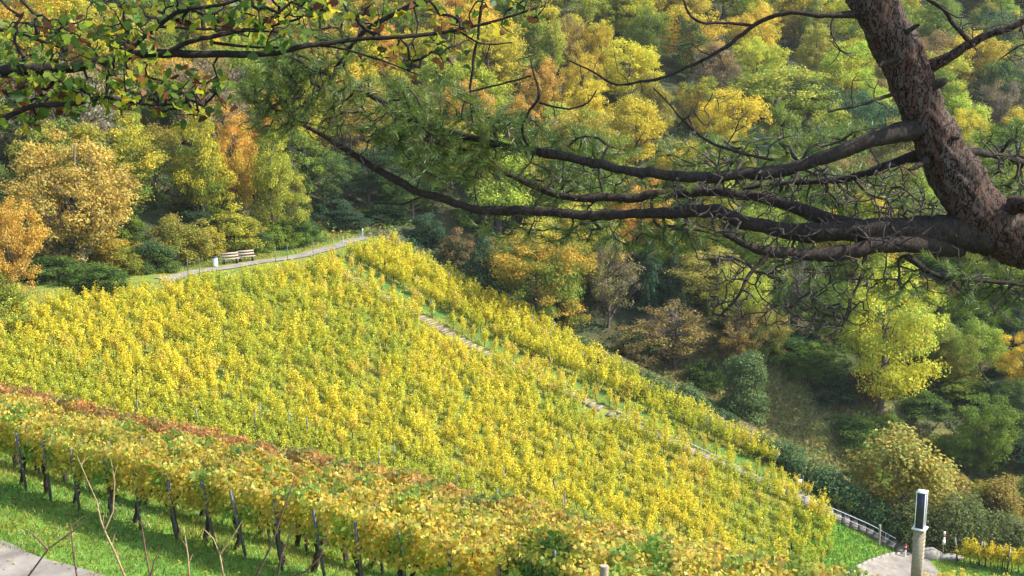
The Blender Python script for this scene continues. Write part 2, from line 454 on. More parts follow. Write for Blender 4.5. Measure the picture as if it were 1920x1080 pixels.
def clumps_round(n, z0=.16, top=.5, rmin=.07, rmax=.14, egg=0.0, seed=0):
    g = np.random.default_rng(seed); out = []
    mid = z0 + (1 - z0) * .5; hh = (1 - z0) * .5
    lobes = g.normal(size=(5, 3)); lobes = unit(lobes)
    while len(out) < n:
        d = unit(g.normal(size=3)); t = g.uniform(.25, 1) ** .55
        w = .62 + .50 * max(0, float((lobes @ d).max())) ** 1.5 - .12 * g.random()
        r = g.uniform(rmin, rmax)
        p = d * t * w
        rad = (.5 - r * .5) * (1 - egg * (p[2] + .3))
        out.append((np.array([p[0] * rad, p[1] * rad, mid + p[2] * (hh - r * .45)]), r))
    return out

def clumps_bush(n, seed=0, rmin=.09, rmax=.16):
    g = np.random.default_rng(seed); out = []
    while len(out) < n:
        d = unit(g.normal(size=3)); d[2] = abs(d[2]) * 1.0; t = g.uniform(.3, 1) ** .5
        r = g.uniform(rmin, rmax)
        a = math.atan2(d[1], d[0]); w = 1 + .16 * math.sin(3 * a + seed) + .1 * math.sin(5 * a + 2 * seed)
        out.append((np.array([d[0] * t * (.5 - r * .6) * w, d[1] * t * (.5 - r * .6) * w, .06 + d[2] * t * (.90 - r * .6)]), r))
    return out

def conifer_mesh(name, n_leaf, seed):
    g = np.random.default_rng(seed); P, Nn, k = [], [], []
    tiers = 17
    for i in range(tiers):
        z = .08 + .9 * i / (tiers - 1); rad = .48 * (1 - (z - .08) / .95) ** .8 + .02
        nb = int(6 + 9 * (1 - z))
        for b in range(nb):
            a = 2 * math.pi * (b + g.random()) / nb; L = rad * g.uniform(.7, 1.1)
            m = int(n_leaf / (tiers * 9) * (L / .3))
            t = g.uniform(.1, 1, m) ** .7
            wid = g.normal(0, .035, m) * (1.2 - t)
            drop = -.16 * t * t * L / .4 + .02
            P.append(np.stack([np.cos(a) * t * L - np.sin(a) * wid, np.sin(a) * t * L + np.cos(a) * wid, z + drop + g.normal(0, .010, m) - np.abs(g.normal(0, .02, m))], -1))
            Nn.append(np.stack([np.cos(a) * .4 + g.normal(0, .35, m), np.sin(a) * .4 + g.normal(0, .35, m), np.full(m, .8)], -1)); k.append(np.full(m, g.random()))
    P = np.concatenate(P); Nn = np.concatenate(Nn); k = np.concatenate(k); n = len(P)
    P[:, 2] = np.maximum(P[:, 2], .003)
    m_ = MB(); leaves(m_, P, Nn, .030 * rng.uniform(.6, 1.3, n), .4, mixv=np.clip(k, 0, 1), col=leaf_cols(n, .25, .06))
    return m_.mesh(name, M['leaf'])

def trunk_mesh(name, clumps, z0, r0=.018, n_limb=26, seed=0, twigs=0):
    g = np.random.default_rng(seed); m_ = MB()
    top = .82; zz = np.linspace(-.03, top, 10)
    bend = np.cumsum(g.normal(0, .008, (10, 2)), axis=0); bend -= bend[0]
    core = np.stack([bend[:, 0], bend[:, 1], zz], -1)
    m_.tube(core, r0 * (1.25 - zz / top) + .001, 7)
    sel = g.permutation(len(clumps))[:n_limb]
    for i in sel:
        c, r = clumps[i]
        b = max(z0 * .6 + .02, c[2] - .55 * np.linalg.norm(c[:2]) - .08); b = min(b, top * .95)
        p0 = np.array([np.interp(b, zz, core[:, 0]), np.interp(b, zz, core[:, 1]), b])
        t = np.linspace(0, 1, 6)[:, None]
        pts = p0 * (1 - t) + c * t + np.array([0, 0, -.04]) * np.sin(t * 3.1) + g.normal(0, .008, (6, 3)) * (t > 0)
        m_.tube(pts, (r0 * .42 * (1 - .8 * t[:, 0])), 5, False)
        for j in range(twigs):
            e = c + unit(g.normal(size=3)) * r * 1.4
            st = pts[g.integers(3, 6)]
            m_.tube(np.stack([st, (st + e) / 2 + g.normal(0, .01, 3), e]), np.array([r0 * .16, r0 * .1, r0 * .04]), 3, False)
    return m_.mesh(name, M['trunk'], True)

ARCH = {}
def arch(key, clumps, n_leaf, size, z0, variants, **kw):
    tw = kw.pop('twigs', 0); r0 = kw.pop('r0', .018); nl = kw.pop('n_limb', 26)
    ARCH.setdefault(key, []).append((crown_mesh(key + '_crown', clumps, n_leaf, size, **kw), trunk_mesh(key + '_trunk', clumps, z0, r0, nl, variants, tw)))
for i in range(3):
    arch('round', clumps_round(95, .10, rmin=.06, rmax=.115, seed=10+i), 17000, .0205, .10, i, flat=.55)
    arch('tall', clumps_round(85, .08, rmin=.06, rmax=.12, egg=.35, seed=20+i), 15000, .019, .08, i, flat=.5)
    arch('bush', clumps_bush(70, seed=30+i), 13000, .032, .02, i, flat=.7, r0=.012)
    arch('far', clumps_round(110, .0, rmin=.055, rmax=.12, seed=40+i), 15000, .0225, .04, i, flat=.6, n_limb=20)
    arch('fartall', clumps_round(95, .0, rmin=.055, rmax=.12, egg=.45, seed=50+i), 13000, .0215, .04, i, flat=.55, n_limb=18)
for i in range(3):
    arch('full', clumps_round(130, .0, rmin=.055, rmax=.11, seed=80+i), 24000, .0185, .02, i, flat=.6)
    arch('fulltall', clumps_round(110, .0, rmin=.06, rmax=.12, egg=.3, seed=90+i), 20000, .018, .02, i, flat=.55)
for i in range(2):
    arch('sparse', clumps_round(110, .06, rmin=.05, rmax=.10, seed=60+i), 6500, .020, .06, i, flat=.6, n_limb=70, twigs=9)
    cs = [(np.array([0, 0, z]), .1) for z in np.linspace(.1, .9, 8)]
    ARCH.setdefault('conifer', []).append((conifer_mesh('conifer_crown', 15000, 70+i), trunk_mesh('conifer_trunk', cs, .1, .014, 0, i)))

COL = dict(yellow=(.60, .47, .045), gold=(.52, .35, .05), orange=(.56, .32, .065), lime=(.40, .46, .06), green=(.13, .20, .035), dark=(.04, .075, .026),
           blue=(.055, .11, .05), olive=(.30, .26, .045), brown=(.26, .185, .065), grey=(.24, .21, .13), mid=(.20, .25, .035), pale=(.42, .38, .09), red=(.20, .05, .035), ygreen=(.46, .42, .045))
n_tree = 0
def tree(kind, x, y, h, w, c1, c2, label, cat='tree', group=None, name=None, wy=None):
    global n_tree
    n_tree += 1
    cr, tr = ARCH[kind][n_tree % len(ARCH[kind])]
    nm = name or {'conifer': 'conifer_tree', 'bush': 'shrub'}.get(kind, 'broadleaf_tree')
    o = thing(nm, label, cat, (x, y, hz(x, y) - .05), random.uniform(0, 6.28), group)
    j = lambda c: tuple(max(.01, v * random.uniform(.9, 1.1)) for v in (COL[c] if isinstance(c, str) else c))
    for nm_, me in (('trunk' if kind != 'bush' else 'stem', tr), ('crown', cr)):
        p = link(bpy.data.objects.new(nm_, me), o)
        p.scale = (w, wy or w, h)
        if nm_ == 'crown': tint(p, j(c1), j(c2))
    return o
placed = []; keep_clear = []
def tree_px(kind, u, vtop, wpx, c1, c2, label, base=None, Y=None, cat='tree', group=None, name=None, wk=1.0):
    """a tree standing where the ground shows at (u, base), or at distance Y, its top at vtop"""
    if base is not None and base < 0:      # a distance uphill of the upper path
        d_ = ray(u, 505); ys = np.arange(60, 135, .1); xs = d_[0] / d_[1] * ys; s_, n_ = to_sn(xs, ys)
        i_ = int(np.argmax(s_path(n_) - s_ > -base)); p = np.array([xs[i_], ys[i_], hz(xs[i_], ys[i_])])
    elif base is not None: p = hit(u, base)
    else:
        p = at(u, 540, Y); p = np.array([p[0], Y, hz(p[0], Y)])
        H_ = 11.5 if Y > 150 else 3.0
        if Y > 150:     # the hillside spot whose tree top would reach this height
            for Y in np.arange(104, 300, .5):
                q_ = at(u, vtop, Y)
                if q_[2] - hz(q_[0], Y) <= H_: break
        low = 2.6 if kind == 'bush' else 7.5
        while at(u, vtop, Y)[2] - hz(at(u, vtop, Y)[0], Y) < low and Y > 70: Y -= .5
        p = np.array([at(u, vtop, Y)[0], Y, 0]); p[2] = hz(p[0], Y)
    top = at(u, vtop, p[1])
    if base is None and H_ > 10: keep_clear.append((u, vtop, wpx, p[1]))
    h = max(1.0, top[2] - p[2]); w = wpx * p[1] / F_PX * wk
    placed.append((p[0], p[1], w))
    return tree(kind, p[0], p[1], h, w, c1, c2, label, cat, group, name)

def beside_path(u, q):
    d_ = ray(u, 505); ys = np.arange(60, 135, .05); xs = d_[0] / d_[1] * ys; s_, n_ = to_sn(xs, ys)
    i_ = int(np.argmax(s_path(n_) - s_ > q)); return np.array([xs[i_], ys[i_], hz(xs[i_], ys[i_])])
T = tree_px
# left wood behind the upper path
T('full', 155, 215, 275, (.52, .33, .07), (.40, .28, .07), 'broad golden brown tree behind the upper path at the left of the wood', base=512)
T('full', 5, 345, 165, 'gold', 'orange', 'rounded orange tree at the left edge of the photo', Y=80)
T('bush', 8, 505, 110, 'mid', 'lime', 'low green bush under the orange tree at the left edge', Y=78, cat='shrub')
T('round', 5, 290, 70, 'blue', 'mid', 'small bluish green crown above the orange tree at the left edge', Y=90)
T('fulltall', 232, 165, 105, 'lime', 'mid', 'bright light green tree rising behind the golden brown tree', Y=112)
T('fulltall', 372, 188, 150, 'yellow', 'green', 'yellow tree with a green lower crown behind the litter bin', Y=105.5)
T('full', 428, 178, 120, 'orange', 'gold', 'narrow orange tree half hidden behind the yellow tree', Y=110)
T('fulltall', 505, 228, 135, 'ygreen', 'mid', 'yellow tree turning green below, to the right above the two benches', Y=109)
T('tall', 553, 300, 60, 'olive', 'green', 'slim olive tree at the right end of the sunlit wood edge', Y=114)
T('bush', 285, 440, 120, 'blue', 'green', 'bluish green shrub beside the path left of the litter bin', base=-3.6, cat='shrub')
T('bush', 335, 385, 120, 'olive', 'mid', 'tall olive shrub behind the litter bin', base=-4.8, cat='shrub')
T('bush', 435, 375, 130, 'ygreen', 'mid', 'leafy yellow green shrub right behind the two benches', base=-5.8, cat='shrub')
T('bush', 100, 470, 130, 'green', 'dark', 'dark green shrub at the foot of the golden brown tree', Y=89, cat='shrub')
T('bush', 190, 480, 120, 'green', 'dark', 'dark green shrub right of the golden brown trunk foot', Y=93, cat='shrub')
T('bush', 215, 430, 110, 'gold', 'olive', 'golden shrub under the right side of the golden brown tree', Y=95, cat='shrub')
T('bush', 490, 425, 60, 'blue', 'mid', 'small grey green shrub right of the benches', base=-4.6, cat='shrub')
T('round', 285, 130, 140, 'dark', 'green', 'dark green tree standing between the golden and the yellow tree', Y=118)
T('round', 100, 150, 200, 'olive', 'gold', 'olive tree above the golden brown tree, behind the oak twigs', Y=116)
T('round', 330, 105, 120, 'orange', 'gold', 'orange tree high in the left wood behind the broad leaves', Y=150)
T('bush', 235, 455, 110, 'mid', 'olive', 'mid green shrub between the golden shrub and the bluish green shrub', base=-3.8, cat='shrub')
T('bush', 385, 405, 100, 'olive', 'ygreen', 'olive yellow shrub just above the litter bin', base=-5.2, cat='shrub')
T('bush', 465, 400, 90, 'ygreen', 'green', 'yellow speckled shrub above the right bench', base=-5.6, cat='shrub')
T('bush', 530, 400, 80, 'green', 'mid', 'deep green shrub beside the grey green post', base=-4.6, cat='shrub')
T('bush', 140, 490, 90, 'blue', 'green', 'small bluish shrub under the left side of the golden brown tree', base=-4.2, cat='shrub')
T('bush', 575, 395, 80, 'dark', 'green', 'dark shrub where the path goes into the shade', base=-3.8, cat='shrub')
T('bush', 655, 385, 110, 'dark', 'blue', 'dark bluish scrub just above the bend of the path', base=-4.0, cat='shrub')
# shaded wood at the bend of the path
T('round', 610, 265, 120, 'green', 'dark', 'dark green tree left of the shaded bend of the path', Y=122)
T('round', 690, 260, 140, 'dark', 'blue', 'dark tree right above the bend of the path', Y=126)
T('round', 770, 270, 140, 'dark', 'green', 'dark tree over the top corner of the vine strip', Y=123)
T('bush', 620, 360, 110, 'dark', 'blue', 'dark shrub low beside the bend of the path', Y=119, cat='shrub')
T('bush', 720, 370, 110, 'dark', 'dark', 'dark shrub behind the three small posts', Y=121, cat='shrub')
T('bush', 800, 390, 90, 'blue', 'dark', 'bluish shrub at the top corner of the vine strip', Y=117, cat='shrub')
T('bush', 855, 420, 90, 'brown', 'dark', 'brownish shaded shrub on the upper edge of the vine strip', Y=114, cat='shrub')
T('conifer', 905, 430, 120, 'blue', 'dark', 'blue green conifer beside the upper vine strip', base=560, cat='conifer')
# forest edge right of the strip
T('full', 1010, 405, 225, 'gold', 'green', 'yellow topped dark green tree leaning over the vine strip', base=608)
T('bush', 1045, 520, 130, 'gold', 'green', 'orange yellow lower bough shrub below the yellow topped tree', base=612, cat='shrub')
T('sparse', 1140, 425, 140, 'grey', 'olive', 'thin grey olive tree between the yellow tree and the dark spruce', base=615)
T('conifer', 1218, 440, 120, 'blue', 'dark', 'dark blue green spruce in the gap of the forest edge', Y=124, cat='conifer')
T('conifer', 1265, 440, 110, 'blue', 'dark', 'paler blue green spruce right of the dark spruce', Y=130, cat='conifer')
T('full', 1350, 445, 200, 'pale', 'olive', 'pale yellow olive tree above the ivy covered tree', Y=119)
T('sparse', 1270, 560, 230, 'brown', 'olive', 'brown half bare tree with arching twigs in the hollow', Y=113)
T('sparse', 1390, 570, 130, 'brown', 'gold', 'rusty brown tree directly behind the ivy covered tree', Y=114)
T('sparse', 1500, 480, 130, 'grey', 'blue', 'grey leafless looking tree left of the lime yellow tree', Y=123)
T('bush', 1500, 620, 150, 'dark', 'green', 'dark green shrub in the hollow right of the ivy covered tree', Y=115, cat='shrub')
T('full', 1650, 475, 255, 'lime', 'yellow', 'tall lime yellow tree in the sun on the right', base=775)
T('full', 1740, 565, 120, 'lime', 'mid', 'lime green tree close on the right of the tall lime yellow tree', Y=119)
T('bush', 1672, 655, 110, 'yellow', 'lime', 'bright yellow low bough shrub under the tall lime yellow tree', Y=114, cat='shrub')
T('bush', 1608, 690, 90, 'red', 'brown', 'dark wine red shrub under the lime yellow tree', Y=115, cat='shrub')
T('fulltall', 1845, 575, 150, 'mid', 'lime', 'light green tiered tree near the right edge', Y=126)
T('round', 1925, 610, 110, 'yellow', 'gold', 'yellow tree cut by the right edge of the photo', Y=128)
T('bush', 1790, 690, 150, 'green', 'mid', 'green shrub between the lime tree and the bright green tree', Y=113, cat='shrub')
T('bush', 1690, 772, 250, 'pale', 'olive', 'big yellow olive shrub behind the brick pillar', base=975, cat='shrub')
T('bush', 1770, 850, 170, 'olive', 'brown', 'olive brown shrub right behind the pillar top', base=985, cat='shrub')
T('full', 1845, 735, 165, 'green', 'mid', 'bright green young tree right of the yellow olive shrub', base=905)
T('bush', 1885, 880, 150, 'olive', 'brown', 'brownish bramble thicket above the hedge at the right edge', base=985, cat='shrub')
T('round', 1925, 690, 130, 'dark', 'green', 'dark tree at the right edge above the bright green tree', Y=110)
T('bush', 1740, 730, 120, 'green', 'dark', 'dark shrub between the yellow olive shrub and the lime tree', Y=109, cat='shrub')
T('bush', 1910, 960, 100, 'grey', 'mid', 'silvery grey green shrub at the right edge above the yellow vines', base=1035, cat='shrub')
T('full', 1440, 560, 120, 'olive', 'green', 'olive tree in the hollow above and right of the ivy covered tree', Y=121)
T('full', 1570, 520, 110, 'green', 'mid', 'green tree left of the tall lime yellow tree', Y=127)
T('bush', 1570, 700, 110, 'dark', 'blue', 'dark bluish shrub at the far end of the dry hollow', Y=116, cat='shrub')
T('full', 1790, 600, 110, 'mid', 'olive', 'grey green tree between the lime tree and the tiered tree', Y=124)
T('bush', 1190, 620, 120, 'dark', 'brown', 'dark brown scrub under the thin grey olive tree', Y=110, cat='shrub')
T('bush', 1325, 668, 90, 'dark', 'green', 'dull green scrub left of the ivy covered tree', Y=109, cat='shrub')
# mid hillside
T('far', 875, 130, 110, 'orange', 'gold', 'orange tree behind the pine sprays in the centre', Y=165)
T('far', 905, 190, 100, 'gold', 'orange', 'golden orange tree below the orange one in the centre', Y=158)
T('far', 1015, 88, 90, 'orange', 'gold', 'orange pink tree left of the golden crown', Y=172)
T('far', 1095, 82, 85, 'gold', 'yellow', 'bright golden crown right of the orange pink tree', Y=176)
T('fartall', 1035, 22, 90, 'lime', 'mid', 'light green tree above the orange pink tree', Y=190)
T('fartall', 1130, 12, 65, 'yellow', 'gold', 'small bright yellow tree at the top centre', Y=200)
T('far', 1180, 55, 165, 'yellow', 'ygreen', 'wide yellow tree right of the golden crown', Y=180)
T('far', 1195, 150, 155, 'ygreen', 'yellow', 'big yellow green tree below the wide yellow tree', Y=160)
T('far', 1065, 10, 70, 'brown', 'gold', 'brownish yellow tree at the top centre', Y=205)
T('far', 1215, -5, 90, 'mid', 'green', 'green tree at the top edge above the wide yellow tree', Y=205)
T('far', 1345, 52, 115, 'brown', 'grey', 'brownish tree behind the thin upper pine branch', Y=185)
T('far', 1300, 10, 80, 'dark', 'green', 'dark tree at the top edge left of the pine branch', Y=215)
T('far', 1420, -5, 120, 'gold', 'yellow', 'golden tree at the top edge behind the pine branch', Y=215)
T('far', 1460, 95, 260, 'lime', 'mid', 'broad yellow green tree in the middle of the right hillside', Y=165)
T('far', 1580, 60, 140, 'lime', 'ygreen', 'yellow green tree left of the pine trunk', Y=185)
T('far', 1830, 40, 120, 'ygreen', 'gold', 'yellow tree right of the pine trunk at the top', Y=200)
T('far', 1880, 85, 120, 'green', 'dark', 'dark green tree right of the pine trunk', Y=185)
T('sparse', 1880, 135, 110, 'grey', 'brown', 'pale grey bare tree right of the pine trunk', Y=172)
T('far', 1805, 185, 110, 'yellow', 'ygreen', 'yellow tree just right of the pine trunk', Y=160)
T('far', 1905, 195, 90, 'blue', 'mid', 'blue green tree at the right edge below the grey tree', Y=158)
T('far', 960, 180, 110, 'dark', 'green', 'dark green tree between the orange trees in the centre', Y=155)

# wood filling the rest of the hillside
KIND_LABEL = {'yellow': 'yellow autumn tree in the wooded hillside', 'gold': 'golden autumn tree in the wooded hillside', 'orange': 'orange autumn tree in the wooded hillside',
  'lime': 'light green tree in the wooded hillside', 'mid': 'mid green tree in the wooded hillside', 'green': 'deep green tree in the wooded hillside', 'dark': 'very dark green tree in the wooded hillside',
  'olive': 'olive tree in the wooded hillside', 'brown': 'brown autumn tree in the wooded hillside', 'ygreen': 'yellow green tree in the wooded hillside', 'grey': 'greyish thin tree in the wooded hillside', 'blue': 'bluish green tree in the wooded hillside'}
HERO = [p for p in placed if p[0] > 25 and 88 < p[1] < 122]
fg_ = random.Random(5)
yy = 100.0; n_fill = 0
while yy < 300:
    step = 6.6 + (yy - 100) * .018
    xmax = yy * .50 + 10
    xx = -xmax + fg_.uniform(0, step)
    while xx < xmax:
        x, y = xx + fg_.uniform(-.4, .4) * step, yy + fg_.uniform(-.4, .4) * step
        xx += step
        s, n = to_sn(x, y); q = float(s_path(n)) - s
        if not (q > 8.5 or n > (108.5 if -46 < s < -26 else 103)): continue
        if s > 12 and n < 100: continue
        if any((x - a) ** 2 + (y - b) ** 2 < (1.9 + .17 * w) ** 2 for a, b, w in placed): continue
        if any(1 < x - a < 15 and abs(y - b) < 7 for a, b, w in HERO): continue
        h = fg_.uniform(9, 14)
        u, v = project((x, y, hz(x, y) + h))
        if v < -190 or u < -170 or u > 2090: continue
        if any(y < Y_ - 1 and abs(u - u_) < w_ * .42 + 16 and v < v_ + 50 for u_, v_, w_, Y_ in keep_clear): continue
        if 540 < u < 900 and v > 210: pal = ['dark', 'green', 'blue', 'dark', 'mid']
        elif u < 560: pal = ['gold', 'yellow', 'ygreen', 'olive', 'mid', 'green', 'gold', 'grey', 'dark', 'lime']
        elif u < 1330: pal = ['gold', 'yellow', 'ygreen', 'lime', 'olive', 'mid', 'ygreen', 'lime', 'yellow', 'orange']
        else: pal = ['lime', 'ygreen', 'mid', 'olive', 'brown', 'green', 'grey', 'yellow', 'lime', 'blue'] if v < 380 else ['mid', 'olive', 'green', 'grey', 'blue', 'lime']
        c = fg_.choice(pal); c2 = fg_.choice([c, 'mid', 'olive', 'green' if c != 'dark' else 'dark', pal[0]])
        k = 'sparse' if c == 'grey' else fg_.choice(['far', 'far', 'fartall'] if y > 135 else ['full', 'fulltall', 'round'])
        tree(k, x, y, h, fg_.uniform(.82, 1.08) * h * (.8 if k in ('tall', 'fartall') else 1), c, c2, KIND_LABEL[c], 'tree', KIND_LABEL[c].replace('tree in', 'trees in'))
        n_fill += 1
    yy += step * .82
n_sh = 0
while n_sh < 160:
    x, y = (fg_.uniform(-45, 75), fg_.uniform(92, 150)) if n_sh < 80 else (fg_.uniform(22, 75), fg_.uniform(90, 138))
    s, n = to_sn(x, y); q = float(s_path(n)) - s
    if not (q > 7 or (n > (108 if -46 < s < -26 else 100))): continue
    if any((x - a) ** 2 + (y - b) ** 2 < 2.5 for a, b, w in placed): continue
    h = fg_.uniform(2.2, 4.5); u, v = project((x, y, hz(x, y) + h))
    if not -60 < u < 1980: continue
    c = fg_.choice(['dark', 'green', 'blue'] if u < 900 else ['green', 'mid', 'olive', 'mid', 'blue', 'green'])
    lb = {'dark': 'very dark shrub', 'green': 'deep green shrub', 'blue': 'bluish green shrub', 'mid': 'mid green shrub', 'olive': 'olive shrub', 'brown': 'brown shrub'}[c] + ' growing beneath the trees of the wood'
    tree('bush', x, y, h, h * fg_.uniform(1.1, 1.7), c, fg_.choice(['green', 'mid', c]), lb, 'shrub', lb.replace('shrub', 'shrubs')); n_sh += 1
print('fill trees', n_fill)

# undergrowth under the wood: uncountable
def scatter(n, xr, yr, keep):
    out = []
    while sum(map(len, out)) < n:
        x = rng.uniform(*xr, n); y = rng.uniform(*yr, n); k = keep(x, y)
        out.append(np.stack([x[k], y[k]], -1))
    return np.concatenate(out)[:n]
def wooded(x, y):
    s, n = to_sn(x, y); q = s_path(n) - s
    return (np.abs(x) < y * .55 + 6) & (((q > np.interp(n, [60, 68, 82, 90], [5.5, 3.2, 3.2, 1.8]) + .6 * lump(x, y, .5)) & (n < 130)) | ((n > 93) & (s < -44)) | ((n > 109.5) & (s <= -26)) | ((n > 96.5) & (s > -26) & (s < 25)))
cen = scatter(7500, (-110, 125), (80, 250), wooded)
k = np.repeat(np.arange(len(cen)), 42); n = len(k)
rad = rng.uniform(.5, 1.5, len(cen)); d = unit(rng.normal(size=(n, 3))); d[:, 2] = np.abs(d[:, 2])
px, py = cen[k, 0] + d[:, 0] * rad[k], cen[k, 1] + d[:, 1] * rad[k]
P = np.stack([px, py, height(px, py) + d[:, 2] * rad[k] * .9 * rng.uniform(.3, 1, n)], -1)
base = np.array([COL['dark'], COL['green'], COL['blue'], COL['brown'], COL['olive']])[rng.choice(5, len(cen), p=[.34, .3, .2, .08, .08])]
mb = MB(); leaves(mb, P, unit(d * .5 + np.array([0, 0, .6]) + rng.normal(0, .4, (n, 3))), rng.uniform(.2, .42, n), .6, mixv=np.zeros(n), col=base[k] * leaf_cols(n))
tag(tint(mb.obj('undergrowth', M['leaf']), (1, 1, 1)), 'low dark undergrowth covering the floor of the wood', 'undergrowth', kind='stuff')

# dry meadow in the hollow
def meadow(x, y):
    s, n = to_sn(x, y); return (n > 90.6) & (n < 112) & (s > -44) & (s < -16)
mp_ = scatter(40000, (5, 60), (75, 120), meadow)
n = len(mp_); P = np.stack([mp_[:, 0], mp_[:, 1], height(mp_[:, 0], mp_[:, 1]) + rng.uniform(.05, .35, n)], -1)
base = np.array([(.36, .29, .11), (.27, .28, .08), (.30, .22, .10), (.17, .22, .05)])[rng.choice(4, n)]
mb = MB(); leaves(mb, P, np.stack([rng.normal(0, 1, n), rng.normal(0, 1, n), rng.uniform(.2, 1, n)], -1), rng.uniform(.25, .6, n), .3, mixv=np.zeros(n), col=base * leaf_cols(n))
tag(tint(mb.obj('dry_grass', M['leaf']), (1, 1, 1)), 'dry brown grass and bracken in the hollow beside the vines', 'dry grass', kind='stuff')

# leafy masses built from lumps
def leafmass(name, label, cat, lumps, n, size, c1, c2, group=None, flat=1.0, wood=True):
    base = np.array(lumps[0][0]); o = thing(name, label, cat, (base[0], base[1], hz(base[0], base[1])), 0, group)
    org = np.array(o.location)
    r_ = np.array([l[1] for l in lumps], float); C_ = np.array([l[0] for l in lumps], float) - org
    w = r_[:, 0] * r_[:, 2]; k = rng.choice(len(lumps), n, p=w / w.sum())
    d = unit(rng.normal(size=(n, 3))); rr = rng.uniform(.45, 1, (n, 1)) ** .4
    bump = 1 + .12 * np.sin(9 * d[:, 0:1] + k[:, None]) * np.sin(8 * d[:, 2:3] + 3 * k[:, None]) + .08 * np.sin(17 * d[:, 1:2])
    P = C_[k] + d * rr * r_[k] * bump
    gz = height(P[:, 0] + org[0], P[:, 1] + org[1]) - org[2]
    P[:, 2] = np.maximum(P[:, 2], gz + rng.uniform(.02, .12, n))
    m_ = MB(); leaves(m_, P, unit(d + rng.normal(0, .5, (n, 3)) + np.array([0, 0, .25])), size * rng.uniform(.6, 1.35, n), .7, mixv=rng.uniform(0, 1, n), col=leaf_cols(n))
    tint(m_.obj('foliage', M['leaf'], o), c1, c2)
    if wood:
        m2 = MB()
        for c in C_[::max(1, len(C_) // 8)]:
            g0 = hz(c[0] + org[0], c[1] + org[1]) - org[2]
            t = np.linspace(0, 1, 5)[:, None]; p0 = np.array([c[0] * .9, c[1] * .9, g0 - .1])
            m2.tube(p0 * (1 - t) + (c + np.array([.1, 0, .2])) * t + rng.normal(0, .04, (5, 3)), .07 * (1.2 - t[:, 0]), 6)
        m2.obj('stem', M['trunk'], o, True)
    return o
# ivy covered tree: a leafy column
ip = hit(1392, 790); hI = at(1392, 652, ip[1])[2] - ip[2]; wI = 98 * ip[1] / F_PX
L_ = []
for i in range(46):
    z = random.random(); a = random.uniform(0, 6.28); rr = wI * .5 * (.62 if z < .75 else .62 * (1 - (z - .75) * 2.0)) * (.85 + .15 * math.sin(z * 6))
    L_.append(((ip[0] + math.cos(a) * rr, ip[1] + math.sin(a) * rr, ip[2] + .2 + z * (hI - 1.0)), (wI * .23, wI * .23, hI * .11)))
L_.insert(0, ((ip[0], ip[1], ip[2] + hI * .45), (wI * .36, wI * .36, hI * .44)))
leafmass('ivy_tree', 'thick column of dark ivy covering a tree, right of the vine strip', 'tree', L_, 17000, .20, (.10, .165, .045), (.15, .20, .075))
placed.append((ip[0], ip[1], 4))
def mound(name, label, pts, c1, c2, n, size=.2, cat='shrub', hh=(1.0, 1.6)):
    L2 = []
    for (u, v) in pts:
        p = hit(u, v)
        for j in range(3):
            r = random.uniform(.9, 1.5); h = random.uniform(*hh)
            x, y = p[0] + random.uniform(-1, 1), p[1] + random.uniform(-.6, .9)
            L2.append(((x, y, hz(x, y) + h * .35), (r, r, h * .75)))
    return leafmass(name, label, cat, L2, n, size, c1, c2)
mound('bramble_mound', 'green creeper mound left of the ivy covered tree', [(1215, 745), (1245, 760), (1275, 765), (1295, 775)], (.12, .17, .06), (.08, .13, .045), 9000, .2, hh=(1.6, 2.6))
mound('bramble_mound', 'low dark green brambles between creeper mound and ivy covered tree', [(1320, 775), (1345, 790)], (.07, .12, .04), (.05, .09, .03), 3500, .2, hh=(.8, 1.3))
mound('bramble_bank', 'dark green creeper bank running down beside the stairs', [(1452, 865), (1480, 885), (1510, 905), (1540, 925), (1570, 945), (1600, 962), (1630, 980), (1660, 1000), (1690, 1010)], (.10, .17, .06), (.07, .13, .045), 21000, .19, 'hedge', (1.5, 2.3))
mound('hedge', 'dark rounded hedge with pale tips behind the brick pillar', [(1700, 1020), (1730, 1025), (1765, 1028), (1795, 1030), (1830, 1030), (1860, 1030)], (.10, .14, .04), (.16, .17, .06), 19000, .17, 'hedge', (3.0, 4.4))
mound('dry_weeds', 'pinkish dry weeds at the edge of the vine strip', [(1305, 790), (1325, 800), (1350, 812), (1380, 822), (1410, 838)], (.34, .24, .16), (.22, .20, .09), 6500, .15, 'weeds', (.8, 1.3))['kind'] = 'stuff'
mound('bramble_mound', 'shaded brambles along the upper edge of the vine strip', [(1110, 680), (1140, 695), (1170, 715), (1060, 650)], (.06, .10, .035), (.05, .08, .03), 7000, .2, hh=(.6, 1.1))

# ------------------------------------------------------------------ vines on the slope
VY, VG, VO = (.74, .60, .045), (.44, .46, .045), (.68, .46, .09)
def slope_vine(seed, n=420):
    g = np.random.default_rng(seed); P = []
    shoots = 9
    for i in range(shoots):
        a = g.uniform(0, 6.28); b = np.array([math.cos(a) * .2, math.sin(a) * .2, g.uniform(.4, .75)])
        lean = g.normal(0, .24, 2); up = g.uniform(.6, 1.45) * (1 - .3 * np.linalg.norm(lean))
        top = b + np.array([lean[0], lean[1], up])
        m = n // shoots; t = g.uniform(0, 1, m)[:, None]
        P.append(b * (1 - t) + top * t + np.array([0, 0, -.25]) * t * t * np.linalg.norm(lean) + g.normal(0, .11, (m, 3)) * (1.3 - .75 * t))
    P = np.concatenate(P); m = len(P)
    nr = unit(np.concatenate([P[:, :2] * 1.6, np.full((m, 1), .45)], 1) + g.normal(0, .55, (m, 3)))
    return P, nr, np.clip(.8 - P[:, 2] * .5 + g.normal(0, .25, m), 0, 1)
VINES = []
